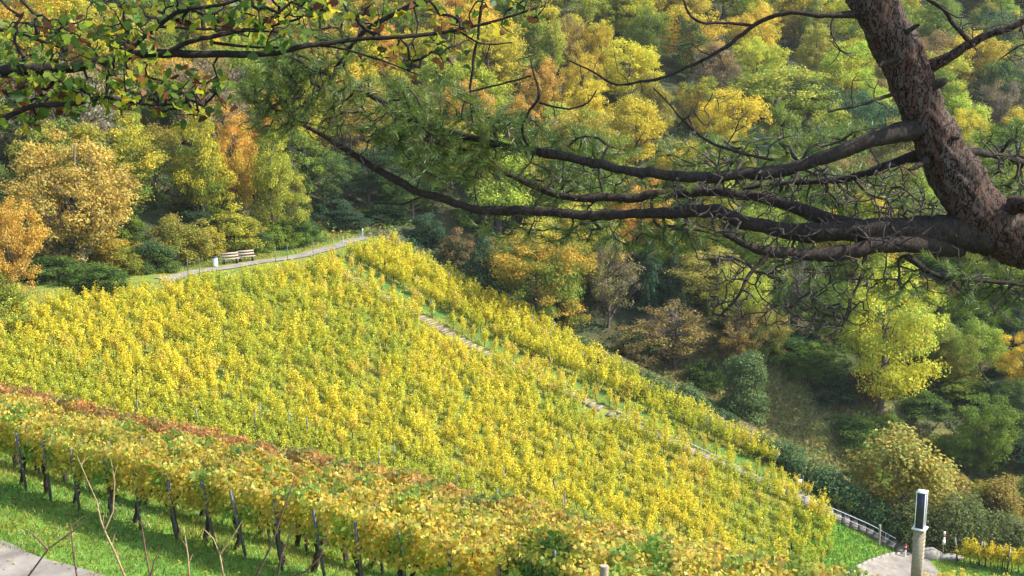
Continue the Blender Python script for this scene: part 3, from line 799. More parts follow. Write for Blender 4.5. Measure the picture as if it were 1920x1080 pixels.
for i in range(9):
    P, nr, mixv = slope_vine(100 + i)
    mb = MB(); leaves(mb, P, nr, rng.uniform(.08, .145, len(P)), .85, mixv=mixv, col=leaf_cols(len(P), .2, .08))
    tb = MB(); z = np.linspace(-.08, 1.0, 6)
    tb.tube(np.stack([np.cumsum(rng.normal(0, .03, 6)), np.cumsum(rng.normal(0, .03, 6)), z], -1), .032 * (1.2 - .5 * z), 5)
    for j in range(3):
        a = rng.uniform(0, 6.28); tb.tube([[0, 0, .5], [.12 * math.cos(a), .12 * math.sin(a), .8], [.2 * math.cos(a), .2 * math.sin(a), 1.4]], [.016, .012, .006], 4)
    VINES.append((mb.mesh('slope_vine_foliage', M['vine']), tb.mesh('slope_vine_trunk', M['vinewood'], True), P, nr, mixv))

spots = []   # x, y, c1, c2, scale, section
def vine_cols(x, y, sec):
    a = float(lump(x, y, .21)); b = float(lump(x + 40, y - 9, .5)); r = random.random()
    g = np.clip(.30 + .6 * a + .45 * b + random.gauss(0, .22), 0, 1.25)
    if sec == 'low': g = np.clip(g * .6 + .38, 0, 1)
    if sec == 'strip': g = np.clip(g * .8 + .15, 0, 1)
    if sec == 'stairs': g *= .6
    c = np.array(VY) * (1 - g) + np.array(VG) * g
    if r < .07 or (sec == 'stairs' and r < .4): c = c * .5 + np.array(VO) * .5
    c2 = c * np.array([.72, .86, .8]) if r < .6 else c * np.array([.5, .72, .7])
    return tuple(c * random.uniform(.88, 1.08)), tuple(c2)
TOPV = ([0, 60, 230, 300, 400, 480, 530, 590, 640], [556, 547, 524, 512, 495, 489, 483, 478, 430])
def clear_of_path(x, y, h):
    u, v = project((x, y, hz(x, y) + h)); return v > np.interp(u, *TOPV)
def inside(x, y): return abs(x) < y * .5 + 2
for k in range(34):
    nrow = -.95 - 1.34 * k
    s = float(s_path(80.6 + nrow)) + (1.0 + float(np.interp(80.6 + nrow, [60, 68.5], [2.5, 0])) if nrow > -16.8 else 1.5) + random.random() * .6
    while s < -18.0 - max(0, (nrow + 5) * .25):
        n_ = 80.6 + nrow + (float(n_st(s)) - 80.6) * math.exp(-k / 9)
        x, y = from_sn(s + random.gauss(0, .12), n_ + random.gauss(0, .12))
        s += random.uniform(.6, .84)
        if random.random() < .05 or y < 73.5 - .05 * x or y < 60 or not inside(x, y): continue
        sc = random.uniform(.78, 1.14)
        if not clear_of_path(x, y, 1.75 * sc): continue
        if k == 0 and (-54 < s < -46.5 or -38.5 < s < -35 or -29 < s < -27 or random.random() < .26): continue
        if k < 2 and not (k == 1 and (-54 < s < -46.5 or -38.5 < s < -35)): sc = random.uniform(1.0, 1.22)
        elif k == 1: sc *= .8
        spots.append((x, y, *vine_cols(x, y, 'stairs' if k == 0 else 'main'), sc, 'main'))
for k in range(11):      # lower terrace below, rows across the slope
    yrow = 73 - 1.25 * k
    x = -44.0
    while x < 16:
        x += random.uniform(.6, .8)
        xx, y = x, yrow - .05 * x + random.gauss(0, .07)
        if not inside(xx, y): continue
        s, n = to_sn(xx, y)
        if s < float(s_path(n)) + 2.0 or s > -20 or not clear_of_path(xx, y, 1.6): continue
        spots.append((xx, y, *vine_cols(xx, y, 'low'), random.uniform(.82, 1.0), 'low'))
for k, off in enumerate((1.1, 3.55, 4.9, 6.25, 7.6, 8.9)):
    s = -66.8 + k * .3
    while s < (-17.5 if k == 0 else -25.0):
        n_ = float(n_st(s)) + off
        x, y = from_sn(s + random.gauss(0, .1), n_ + random.gauss(0, .1))
        s += random.uniform(.6, .8) if k else random.uniform(.85, 1.3)
        if random.random() < .05 or (k and n_ > np.interp(s, [-68, -26], [90.3, 89.3])): continue
        spots.append((x, y, *vine_cols(x, y, 'stairs' if k == 0 else 'strip'), random.uniform(.85, 1.2) * (.85 if k == 0 else 1.15), 'strip'))
rightrow = []
for u in np.arange(1806, 1990, 13):
    p = hit(u, 1058 + (u - 1806) * .16); rightrow.append((p[0], p[1], (.66, .50, .03), (.40, .42, .04), random.uniform(1.0, 1.25), 'right'))
for u in np.arange(1735, 1885, 13):
    p = at(u, 1100, 73.9); rightrow.append((p[0], p[1] - .5 * (u - 1735) / 150, (.62, .47, .07), (.44, .40, .06), random.uniform(1.15, 1.3), 'right2'))
print('slope vines', len(spots))
vis = [i for i, q in enumerate(spots) if -20 < project((q[0], q[1], hz(q[0], q[1]) + 1.2))[0] < 1940]
# those that show largest (nearest and clear of the foreground rows) become individuals
def clear(q):
    u, v = project((q[0], q[1], hz(q[0], q[1]) + 1.3))
    return v < 712 + .253 * u
near = sorted((i for i in vis if clear(spots[i])), key=lambda i: spots[i][0]**2 + spots[i][1]**2 + hz(*spots[i][:2])**2)[:165]
single = set(near)
def put_vine(q, label, group):
    x, y, c1, c2, sc, sec = q
    fm, tm = VINES[random.randrange(9)][:2]
    o = thing('grapevine', label, 'grapevine', (x, y, hz(x, y)), random.uniform(0, 6.28), group)
    t_ = link(bpy.data.objects.new('trunk', tm), o); f_ = link(bpy.data.objects.new('foliage', fm), o)
    t_.scale = f_.scale = (sc, sc, sc)
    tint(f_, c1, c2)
for i in near: put_vine(spots[i], 'yellow grapevine on its own stem in the lower rows of the steep slope', 'single vines on the steep slope')
for q in rightrow:
    if q[5] == 'right': put_vine(q, 'yellow vine in the short row right of the brick pillar', 'vines right of the brick pillar')
    else: put_vine(q, 'golden vine in the row in front of the brick pillar foot', 'vines in front of the brick pillar')
mb, tb = MB(), MB()
for i, q in enumerate(spots):
    if i in single: continue
    x, y, c1, c2, sc, sec = q
    _, _, P, nr, mixv = VINES[random.randrange(9)]
    a = random.uniform(0, 6.28); Rz = np.array([[math.cos(a), -math.sin(a), 0], [math.sin(a), math.cos(a), 0], [0, 0, 1]])
    n = len(P); z0 = hz(x, y)
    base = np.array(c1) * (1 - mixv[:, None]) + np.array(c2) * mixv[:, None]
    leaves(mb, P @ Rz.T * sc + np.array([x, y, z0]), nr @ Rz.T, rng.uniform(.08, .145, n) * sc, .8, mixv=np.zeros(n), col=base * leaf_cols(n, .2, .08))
    tb.tube([[x, y, z0 - .08], [x + random.gauss(0, .04), y, z0 + .5], [x + random.gauss(0, .05), y, z0 + 1.0]], [.038, .032, .02], 5)
vm = tag(tint(mb.obj('vineyard_rows', M['vine']), (1, 1, 1)), 'dense yellow vines covering the upper slope in rows', 'vineyard', kind='stuff')
tag(tb.obj('vine_stems', M['vinewood']), 'dark stems under the yellow vines of the slope', 'vine stems', kind='stuff')

# slim stakes on the slope
def stake_mesh(h, w):
    m_ = MB(); m_.box((0, 0, h / 2 - .1), (w, w * .75, h + .2)); m_.box((w * .32, w * .5, h / 2), (w * .18, w * .3, h * .96)); return m_
SM = stake_mesh(2.0, .06).mesh('slope_stake', M['stake'])
cand = [q for i, q in enumerate(spots) if i in single or q[5] == 'strip']
random.shuffle(cand)
for q in cand[:46]:
    x, y = q[0] + .12, q[1] - .16
    o = tag(link(bpy.data.objects.new('vine_stake', SM)), 'thin grey stake standing among the yellow vines on the slope', 'stake', 'stakes on the steep slope')
    o.location = (x, y, hz(x, y)); o.rotation_euler = (random.gauss(0, .04), random.gauss(0, .05), random.random())

for u, q_ in ((352, -1.3), (374, -1.3), (517, -1.2), (540, -1.2), (588, -1.4)):
    p = beside_path(u, q_); o = tag(link(bpy.data.objects.new('vine_stake', SM)), 'dark end stake where a vine row meets the upper path', 'stake', 'end stakes along the upper path')
    o.location = p; o.scale = (.8, .8, .8)
p = hit(852, 672); o = tag(link(bpy.data.objects.new('vine_stake', SM)), 'tall pale stake beside the stairs in the middle of the slope', 'stake'); o.location = p; o.scale = (1.7, 1.7, 1.1)
p = hit(1448, 888); o = tag(link(bpy.data.objects.new('vine_stake', SM)), 'pale stake leaning at the head of the creeper bank', 'stake'); o.location = p; o.rotation_euler = (0, R(12), 0)
for u, v, lean in ((1795, 1054, -9), (1836, 1062, 2), (1848, 1063, -8), (1878, 1072, 1), (1888, 1074, 3)):
    p = hit(u, v); o = tag(link(bpy.data.objects.new('vine_stake', SM)), 'grey stake holding the vines right of the brick pillar', 'stake', 'stakes right of the brick pillar')
    o.location = p; o.scale = (1.6, 1.6, 1.0); o.rotation_euler = (0, R(lean), 0)

# ------------------------------------------------------------------ stairs
st = thing('staircase', 'long straight flight of stone steps climbing between the vine rows', 'stairs', (*from_sn(-42, 82), hz(*from_sn(-42, 82))))
org = np.array(st.location)
ang = math.atan2(DS[1], DS[0]); Rz = Matrix.Rotation(ang, 3, 'Z')
s0 = -66.0; fl = MB(); nstep = 0
while s0 < -13.8:
    run = .62; wd = 1.25 if s0 < -24 else 2.5; x, y = from_sn(s0, n_st(s0)); z = hz(x, y) + (.05 if s0 < -24 else .13)
    Rz = Matrix.Rotation(math.atan2(*(np.array(from_sn(s0 + 1, n_st(s0 + 1))) - np.array(from_sn(s0 - 1, n_st(s0 - 1))))[::-1]), 3, 'Z')
    fl.box(np.array((x, y, z + .02)) - org, (run * .93, wd + random.uniform(-.06, .06), .10), Rz)
    fl.box(np.array((x, y, z - .16)) - org, (run * .8, wd - .08, .26), Rz)
    s0 += run; nstep += 1
    if nstep % 22 == 0 or s0 >= -13.8:
        fl.obj('flight', M['step'], st); fl = MB()
        s0 += .5
rail = MB()
sr = np.linspace(-37, -14.6, 30); pts = []
for s in sr:
    x, y = from_sn(s, n_st(s) - float(np.interp(s, [-30, -26], [.7, 1.05]))); pts.append(np.array((x, y, hz(x, y) + .95)) - org)
pts = np.array(pts)
rail.tube(pts, .035, 6); hr = rail.obj('handrail', M['galv'], st, True)
r2 = MB(); r2.tube(pts - np.array([0, 0, .42]), .025, 6); r2.obj('lower_rail', M['galv'], st, True)
for i in range(0, 30, 4):
    m_ = MB(); m_.tube([pts[i] - np.array([0, 0, 1.05]), pts[i]], .03, 6); m_.obj('rail_post', M['galv'], st)

def post(u, v, h, w, mats, label, name='marker_post', cat='post', lean=0, round_=True):
    """post in bands from the bottom up"""
    p = hit(u, v); o = thing(name, label, cat, p); z = -.1; tot = 0
    for nm, frac, mk in mats:
        b = MB(); z1 = tot + frac * h
        if round_: b.tube([(0, 0, z), (0, 0, z1)], w / 2, 10)
        else: b.box((0, 0, (z + z1) / 2), (w, w, z1 - z))
        b.obj(nm, M[mk], o, False); tot = z1; z = z1
    o.rotation_euler = (0, R(lean), random.random() * .3); return o
post(1697, 1046, 1.05, .13, [('foot', .55, 'white'), ('band', .2, 'red'), ('shaft', .1, 'white'), ('tip', .15, 'red')], 'red and white bollard at the foot of the stairs', 'bollard', 'bollard')
post(1648, 1024, 1.7, .16, [('shaft', .9, 'wood'), ('cap', .1, 'galv')], 'wooden post with grey cap beside the lower handrail', 'wooden_post')
post(1767, 1048, 2.0, .07, [('shaft', 1.0, 'wood')], 'slim pole carrying a red and white marker plate behind the pillar')
so = thing('marker_sign', 'red and white marker plate on the slim pole behind the pillar', 'sign', hit(1767, 1048) + np.array([0, -.06, 1.25]))
for nm, z, h, mk in (('upper_plate', .72, .26, 'white'), ('red_band', .50, .18, 'red'), ('middle_plate', .32, .18, 'white'), ('lower_plate', .0, .42, 'white')):
    b = MB(); b.box((0, 0, z + h/2 - (.1 if nm == 'lower_plate' else 0)), (.17 if nm != 'lower_plate' else .22, .02, h * .97)); b.obj(nm, M[mk], so)
sg = thing('info_sign', 'small white sign on two stakes in front of the creeper bank', 'sign', hit(1497, 922))
b = MB(); b.box((0, 0, .78), (.52, .03, .34)); b.obj('board', M['white'], sg)
for x in (-.18, .34):
    b = MB(); b.box((x, .035, .5), (.05, .04, 1.15 if x < 0 else 1.6)); b.obj('leg', M['stake'], sg)
post(518, 466, 1.9, .10, [('shaft', 1, 'stake')], 'grey green post at the wood edge behind the benches')
post(680, 447, 1.0, .12, [('shaft', .8, 'galv'), ('head', .2, 'white')], 'white headed post at the shaded bend of the path')
post(673, 448, .9, .07, [('shaft', 1, 'stake')], 'thin grey post left of the white headed post')
post(691, 447, 1.1, .07, [('shaft', .9, 'stake'), ('head', .1, 'galv')], 'thin grey post right of the white headed post')
post(643, 458, .8, .10, [('shaft', 1, 'galv')], 'short pale post where the path enters the shade')

# brick pillar with dark lantern top
pp = at(1718, 1090, 75.0); pz = hz(pp[0], 75.0)
pil = thing('brick_pillar', 'tall tan brick pillar with dark panelled top and white cap beside the road', 'pillar', (pp[0], 75.0, pz), R(-34))
k_ = 75.0 / F_PX
z_plate = at(1715, 990, 75.0)[2] - pz; z_top = at(1713, 921, 75.0)[2] - pz
b = MB(); wb = 19 * k_
b.box((0, 0, z_plate / 2 - .2), (wb, wb, z_plate + .3))
for i in range(int(z_plate / .30)):
    b.box((wb / 2 + .012, 0, .15 + i * .30), (.03, wb * 1.02, .07))
b.obj('shaft', M['brick'], pil)
b = MB(); b.box((0, 0, z_plate), (wb * 1.38, wb * 1.38, .09)); b.obj('ledge', M['white'], pil)
wt = 16.5 * k_; ht = z_top - z_plate
b = MB(); b.box((0, 0, z_plate + ht / 2), (wt, wt, ht - .14)); cab = b.obj('cabinet', M['panel'], pil)
for sx in (-1, 1):
    for sy in (-1, 1):
        b = MB(); b.box((sx * wt / 2, sy * wt / 2, z_plate + ht / 2), (.05, .05, ht - .12)); b.obj('corner_trim', M['white'], cab)
b = MB()
for i in range(14): b.box((wt / 2 + .006, 0, z_plate + .2 + i * (ht - .3) / 14), (.012, wt * .8, .05))
b.obj('louvre', M['galv'], cab)
b = MB(); b.box((0, 0, z_top - .03), (wt * 1.13, wt * 1.13, .08)); b.box((0, 0, z_top + .03), (.2, .2, .05)); b.obj('cap', M['white'], pil)

# rocks beside the road
def rock(u, v, size, label):
    p = hit(u, v); bm_n = 14; th = np.linspace(0, 2*math.pi, bm_n, endpoint=False); ph = np.linspace(-.4, math.pi/2, 8)
    V = np.array([[math.cos(a)*math.cos(b)*size[0]*(1+.14*math.sin(3*a+b*4)), math.sin(a)*math.cos(b)*size[1]*(1+.12*math.cos(2*a+3*b)), math.sin(b)*size[2]*(1+.08*math.sin(4*a))] for b in ph for a in th])
    i = np.arange(7)[:, None]*bm_n; j = np.arange(bm_n)[None]; j2 = (j+1) % bm_n
    m_ = MB(); m_.add(V, np.stack([i+j, i+j2, i+bm_n+j2, i+bm_n+j], -1).reshape(-1, 4))
    o = m_.obj('rock', M['stone'], None, True); o.location = p; return tag(o, label, 'rock')
rock(1742, 1047, (1.0, .6, .75), 'large rounded boulder right behind the brick pillar')
rock(1782, 1049, (1.1, .5, .35), 'low flat rock right of the boulder')

# benches and bin on the upper path
def bench(u, v, label):
    p = beside_path(u, 1.75); n = to_sn(p[0], p[1])[1]
    a = np.array(from_sn(s_path(n - 2), n - 2)); b_ = np.array(from_sn(s_path(n + 2), n + 2)); dr = b_ - a
    o = thing('park_bench', label, 'bench', p, math.atan2(dr[1], dr[0]) - .25, 'benches on the upper path')
    W = 1.75
    m_ = MB(); m_.box((0, -.13, .47), (W, .19, .06)); m_.box((0, .10, .47), (W, .19, .06)); m_.obj('seat', M['wood'], o)
    m_ = MB()
    for z, y in ((.68, .27), (.92, .33)): m_.box((0, y, z), (W, .05, .15), Matrix.Rotation(R(-14), 3, 'X'))
    m_.obj('backrest', M['wood'], o)
    for x in (-.6, .6):
        m_ = MB(); m_.box((x, -.02, .2), (.10, .36, .46)); m_.box((x, .315, .7), (.07, .05, .6), Matrix.Rotation(R(-14), 3, 'X')); m_.obj('leg', M['darkmetal'], o)
    return o
bench(433, 497, 'left one of the two wooden benches, next to the litter bin')
bench(463, 490, 'right one of the two wooden benches on the upper path')
p = beside_path(404, 1.5); o = thing('litter_bin', 'silver litter bin with dark lid left of the benches', 'bin', p)
b = MB(); b.tube([(0, 0, .05), (0, 0, .78)], .24, 16); b.obj('body', M['white'], o, False)
b = MB(); b.tube([(0, 0, .78), (0, 0, .9), (0, 0, .93)], [.26, .26, .2], 16); b.obj('lid', M['darkmetal'], o)

# ------------------------------------------------------------------ foreground vines
def fg_vine(seed, n=1150):
    g = np.random.default_rng(seed)
    t = g.uniform(-.78, .78, n); z = .88 + g.beta(1.4, 1.25, n) * 1.06
    across = np.where(g.random(n) < .8, np.sign(g.normal(size=n)) * g.uniform(.14, .34, n), g.uniform(-.2, .2, n)) * (1.12 - .35 * (z - .75) / 1.2)
    drop = g.random(n) < .10; z = np.where(drop, z - g.uniform(.05, .35, n), z)
    P = np.stack([t + g.normal(0, .05, n), across, z + .08 * np.sin(t * 5 + seed)], -1)
    nr = unit(np.stack([g.normal(0, .5, n), np.sign(across) * .9 + g.normal(0, .4, n), .5 + g.normal(0, .45, n)], -1))
    mixv = np.clip((z - 1.6) * 1.8 + g.normal(0, .22, n), 0, 1)
    kind = g.choice(5, n, p=[.52, .20, .14, .08, .06])
    mult = np.array([(1, 1, 1), (.62, .86, .8), (1.03, .84, 1.0), (.95, 1.02, 1.6), (.66, .54, .7)])[kind]
    patch = (np.sin(t * 3.1 + seed * 2) * np.sin(z * 4 + seed) > .55)
    mult = np.where(patch[:, None], mult * np.array([.5, .78, .8]), mult)
    m_ = MB(); lobed(m_, P, nr, g.uniform(.06, .115, n), LOBE_VINE, .28, .3, mixv=mixv, col=mult * leaf_cols(n, .15, .06))
    fol = m_.mesh('fg_vine_foliage', M['vine'])
    tb = MB(); zz = np.linspace(-.1, .86, 10)
    w = np.cumsum(g.normal(0, .022, (10, 2)), axis=0) + np.array([-.18, 0]) * (1 - zz[:, None] / .86)
    rr = .064 * (1.15 - .25 * zz) * g.uniform(.85, 1.2, 10); rr[-2:] *= 1.5
    top = np.array([w[-1, 0], w[-1, 1], .86])
    tb.tube(np.stack([w[:, 0], w[:, 1], zz], -1), rr, 8)
    for sgn in (-1, 1):
        tt = np.linspace(0, 1, 6)[:, None]
        tb.tube(top * (1 - tt) + np.array([sgn * .6, 0, 1.02]) * tt + np.array([0, 0, .13]) * np.sin(tt * 3.1) + g.normal(0, .012, (6, 3)), .026 * (1.2 - .6 * tt[:, 0]), 6)
    tr = tb.mesh('fg_vine_trunk', M['vinewood'], True)
    cb = MB()
    for j in range(11):
        x = g.uniform(-.6, .6); tt = np.linspace(0, 1, 5)[:, None]
        cb.tube(np.array([x, 0, 1.0]) * (1 - tt) + np.array([x + g.normal(0, .15), g.normal(0, .12), g.uniform(1.7, 2.05)]) * tt + g.normal(0, .015, (5, 3)), .007, 4)
    return fol, tr, cb.mesh('fg_vine_cane', M['stem'], True)
FGV = [fg_vine(200 + i) for i in range(6)]
FPOST = stake_mesh(1.72, .055).mesh('fg_post', M['stake'])
row_dir = math.atan2(FS[1], FS[0])
ROWLAB = ['golden vine with bare dark trunk in the nearest vine row', 'golden vine in the second vine row from the lane', 'orange tinged vine in the third vine row from the lane', 'red topped vine in the fourth row along the crest']
n_fg = 0
for k, nf in enumerate((17.6, 19.5, 21.4, 23.3)):
    d = -39.0 - k * 1.0; j = 0
    while d < -1.0 + k * 1.2:
        x, y = from_fg(d + random.gauss(0, .05), nf + random.gauss(0, .05))
        dstep = 1.24; d += dstep; j += 1
        u, v = project((x, y, hz(x, y) + 1.5))
        if u < -130 or u > 1700 or v > 1250: continue
        z = hz(x, y)
        o = thing('grapevine', ROWLAB[k], 'grapevine', (x, y, z), row_dir + random.choice((0, math.pi)), ['vines of the nearest row', 'vines of the second row', 'vines of the third row', 'vines of the crest row'][k])
        f_, t_, c_ = FGV[random.randrange(6)]
        fo = link(bpy.data.objects.new('foliage', f_), o)
        link(bpy.data.objects.new('trunk', t_), o); link(bpy.data.objects.new('cane', c_), o)
        yellow = np.array((.68, .53, .06)) * random.uniform(.85, 1.1); green = np.array((.38, .41, .05))
        gm = max(0, random.gauss(.25, .25)); c1 = yellow * (1 - gm) + green * gm
        redness = max(0, float(np.interp(k, [0, 1, 2, 3], [-.1, .03, .12, .92 * np.interp(u, [0, 150, 800, 1200], [.85, 1.1, .7, .15])]) + .22 * lump(x*2, y*2, .35)))
        c2 = np.array((.70, .55, .13)) * (1 - min(redness, 1)) + np.array((.58, .20, .12)) * min(redness, 1)
        if k == 3: c1 = c1 * (1 - .55 * min(redness, 1)) + np.array((.58, .26, .11)) * .55 * min(redness, 1)
        if k < 2 and 940 < u < 1070: c1 = np.array((.14, .20, .03)); c2 = np.array((.4, .33, .04))
        tint(fo, tuple(c1), tuple(c2)); fo.scale = (1, random.uniform(.9, 1.15), random.uniform(.95, 1.06)); n_fg += 1
        if k < 2 or j % 3 == 0:
            px_, py_ = x + FS[0] * .42 - FN[0] * .27, y + FS[1] * .42 - FN[1] * .27
            o = tag(link(bpy.data.objects.new('vine_post', FPOST)), ['grey metal post leaning in the nearest vine row', 'grey metal post in the second vine row', 'grey metal post in the rear vine rows', 'grey metal post in the rear vine rows'][k], 'post', ['posts of the nearest row', 'posts of the second row', 'posts of the rear rows', 'posts of the rear rows'][k])
            o.location = (px_, py_, hz(px_, py_)); o.rotation_euler = (random.gauss(0, .03), R(-7) + random.gauss(0, .04), row_dir)
print('fg vines', n_fg, 'near', len(near))
p = at(1128, 1045, 18.4); o = thing('wooden_post', 'thick round wooden end post among the nearest vine leaves', 'post', (p[0], p[1] - .35, hz(p[0], p[1]) ))
b = MB(); b.tube([(0, 0, -.2), (.02, 0, p[2] - o.location.z), ], .075, 12); b.obj('shaft', M['wood'], o, False)

# ------------------------------------------------------------------ grass
def blades(name, label, pts, hmin, hmax, w, cols, mat='grass'):
    n = len(pts); z = height(pts[:, 0], pts[:, 1]); a = rng.uniform(0, 6.28, n); h = rng.uniform(hmin, hmax, n)
    lean = rng.normal(0, .45, (n, 2)) * h[:, None]
    sx = np.stack([np.cos(a), np.sin(a), 0 * a], -1) * w * .5
    B = np.stack([pts[:, 0], pts[:, 1], z - .01], -1)
    T_ = B + np.concatenate([lean, h[:, None]], 1); Mi = B + np.concatenate([lean * .35, h[:, None] * .6], 1)
    V = np.stack([B - sx, B + sx, Mi + sx * .8, T_, Mi - sx * .8], 1)
    c = np.array(cols)[rng.choice(len(cols), n)] * leaf_cols(n, .25, .1)
    pt = np.clip(lump(pts[:, 0], pts[:, 1], .9) + .5 * lump(pts[:, 0] + 5, pts[:, 1], 2.3), -1, 1)[:, None]
    c = c * np.concatenate([1 + .38 * pt, 1 + .08 * pt, 1 - .1 * pt], 1)
    m_ = MB(); m_.add(V.reshape(-1, 3), np.arange(n * 5).reshape(n, 5), mixv=np.zeros(n), col=c)
    return tag(tint(m_.obj(name, M[mat]), (1, 1, 1)), label, 'grass', kind='stuff')
def fgkeep(x, y):
    nf = FN[0]*x + FN[1]*y + .22 * lump(x, y, 2.0) + .1 * lump(x, y, 7.0); return (nf > 14.75) & (nf < 24) & (x > -.5 * y - 2) & (x < .12 * y)
gp = scatter(150000, (-26, 5), (17, 44), fgkeep)
dens = lump(gp[:, 0], gp[:, 1], 1.3) + .6 * lump(gp[:, 0] + 9, gp[:, 1], 3.1)
gp = gp[rng.random(len(gp)) < .45 + .45 * np.clip(dens + .3, 0, 1)]
blades('grass', 'short green grass under the nearest vine rows', gp, .05, .17, .016, [(.19, .29, .035), (.24, .33, .045), (.14, .22, .03), (.33, .31, .08)])
def wedge(x, y):
    s, n = to_sn(x, y); return (s > -22) & (s < -10) & (n < n_st(s) - 1.2) & (y > 66) & (y < 92) & (x > 13)
gp = scatter(30000, (13, 34), (66, 92), wedge)
Lpa = np.array(Lp)
keep = np.array([x < np.interp(y, Lpa[::-1, 1], Lpa[::-1, 0]) for x, y in gp])
blades('grass', 'bright green grass wedge between the vines and the lower road', gp[keep], .12, .26, .05, [(.14, .27, .025), (.18, .31, .03), (.11, .2, .025)])
def bank2(x, y):
    return (x > np.interp(y, np.array(Rp)[::-1, 1], np.array(Rp)[::-1, 0]) + .2) & (y > 66) & (y < 81) & (x < 45)
gp = scatter(16000, (22, 45), (66, 81), bank2)
blades('grass', 'green grass bank right of the brick pillar', gp, .12, .26, .05, [(.14, .25, .025), (.18, .28, .03), (.2, .22, .04)])
def rowgrass(x, y):
    s, n = to_sn(x, y); return (n > 30) & (n < 90) & (s > s_path(n) + 1.4) & (s < -20) & (np.abs(n - n_st(s)) > .9) & ~((n > n_st(s) + 1.7) & (n < n_st(s) + 3.1)) & (y > 58)
gp = scatter(60000, (-48, 30), (58, 118), rowgrass)
blades('grass', 'green grass growing between the vine rows of the slope', gp, .12, .32, .06, [(.15, .24, .028), (.22, .26, .03), (.34, .31, .04), (.42, .36, .05)])
def verge(x, y):
    s, n = to_sn(x, y); q = s_path(n) - s; return (q > 1.6) & (q < 6) & (n > 25) & (n < 92)
gp = scatter(14000, (-60, 0), (55, 115), verge)
blades('grass', 'yellowish grass verge above the upper path', gp, .08, .25, .05, [(.22, .24, .03), (.28, .26, .04), (.16, .2, .03)])
fl_ = scatter(3400, (-24, 4), (15, 42), lambda x, y: (FN[0]*x + FN[1]*y > 11.8) & (FN[0]*x + FN[1]*y < 24) & ((FN[0]*x + FN[1]*y > 14.6) | (rng.random(len(x)) < .25))); n = len(fl_)
mb = MB(); leaves(mb, np.stack([fl_[:, 0], fl_[:, 1], height(fl_[:, 0], fl_[:, 1]) + rng.uniform(.03, .10, n)], -1), np.array([0, 0, 1]) + rng.normal(0, .3, (n, 3)), rng.uniform(.05, .10, n), .8, mixv=np.zeros(n), col=np.array([(.6, .4, .06), (.4, .2, .05), (.55, .45, .1)])[rng.choice(3, n)])
tag(tint(mb.obj('fallen_leaves', M['vine']), (1, 1, 1)), 'fallen yellow leaves in the grass of the nearest rows', 'fallen leaves', kind='stuff')

# ------------------------------------------------------------------ branch skeletons
class Skeleton:
    """nodes joined to a parent; attraction points grow crooked twigs from the nearest node"""
    def __init__(s): s.P, s.par, s.r = [], [], []
    def limb(s, px, parent=None, res=.06, jit=.006):
        """px rows: u, v, depth, radius in photo pixels"""
        px = np.array(px, float); W = np.array([at(u, v, Y) for u, v, Y, _ in px]); rw = px[:, 3] * px[:, 2] / F_PX
        d = np.r_[0, np.cumsum(np.linalg.norm(np.diff(W, axis=0), axis=1))]; m = max(4, int(d[-1] / res)); t = np.linspace(0, d[-1], m)
        # smooth interpolation
        Q = np.stack([np.interp(t, d, W[:, i]) for i in range(3)], -1)
        for _ in range(2): Q[1:-1] = .5 * Q[1:-1] + .25 * (Q[:-2] + Q[2:])
        Q[1:-1] += np.cumsum(rng.normal(0, jit * .3, (m - 2, 3)), axis=0) * np.sin(np.linspace(0, math.pi, m - 2))[:, None]
        r = np.interp(t, d, rw)
        i0 = len(s.P)
        s.P += list(Q); s.r += list(r); s.par += [parent if parent is not None else -1] + list(range(i0, i0 + m - 1))
        return Q, r
    def grow(s, targets, seg=.07, wob=.25, sag=0.0):
        """returns for each target its tip position and direction"""
        T_ = np.asarray(targets); P = np.array(s.P); done = []
        D = np.array([np.min(((P - t) ** 2).sum(1)) for t in T_]); order = np.argsort(D)
        A = list(s.P); n0 = len(A); par = list(s.par); tips = []
        buf = np.zeros((len(A) + len(T_) * 14, 3)); buf[:n0] = P; n = n0
        for i in order:
            t = T_[i]; d2 = ((buf[:n] - t) ** 2).sum(1); j = int(np.argmin(d2)); p = buf[j]; L = math.sqrt(d2[j]); m = min(13, max(2, int(L / seg)))
            dirn = (t - p) / (L + 1e-9); off = unit(rng.normal(size=3)); off -= dirn * (off @ dirn)
            prev = j
            for q in range(1, m + 1):
                f = q / m; x = p + (t - p) * f + off * wob * L * math.sin(f * math.pi) * .5 + rng.normal(0, .06 * seg, 3) * (q < m) + np.array([0, 0, -sag * L * math.sin(f * 3.14)])
                buf[n] = x; par.append(prev); prev = n; n += 1
            tips.append((buf[n-1].copy(), unit(buf[n-1] - buf[n-2])))
        s.P = list(buf[:n]); s.par = par; s.n0 = n0
        return tips
    def twig_mesh(s, n0, name, mat, r0, parent, sides=4, power=.45, rmax=.02):
        P = np.array(s.P); par = np.array(s.par); n = len(P); cnt = np.ones(n); kids = [[] for _ in range(n)]
        for i in range(n - 1, n0 - 1, -1): cnt[par[i]] += cnt[i]
        for i in range(n0, n): kids[par[i]].append(i)
        starts = [i for i in range(n0, n) if par[i] < n0]
        mb_ = MB(); stack = list(starts)
        rad = lambda i: min(rmax, r0 * cnt[i] ** power)
        while stack:
            i = stack.pop(); chain = [par[i], i]
            while True:
                ks = kids[chain[-1]]
                if not ks: break
                ks = sorted(ks, key=lambda q: -cnt[q]); stack += ks[1:]; chain.append(ks[0])
            rr = np.array([rad(c) if c >= n0 else rad(chain[1]) * 1.15 for c in chain])
            mb_.tube(P[chain], rr, sides, False)
        return mb_.obj(name, mat, parent, True)

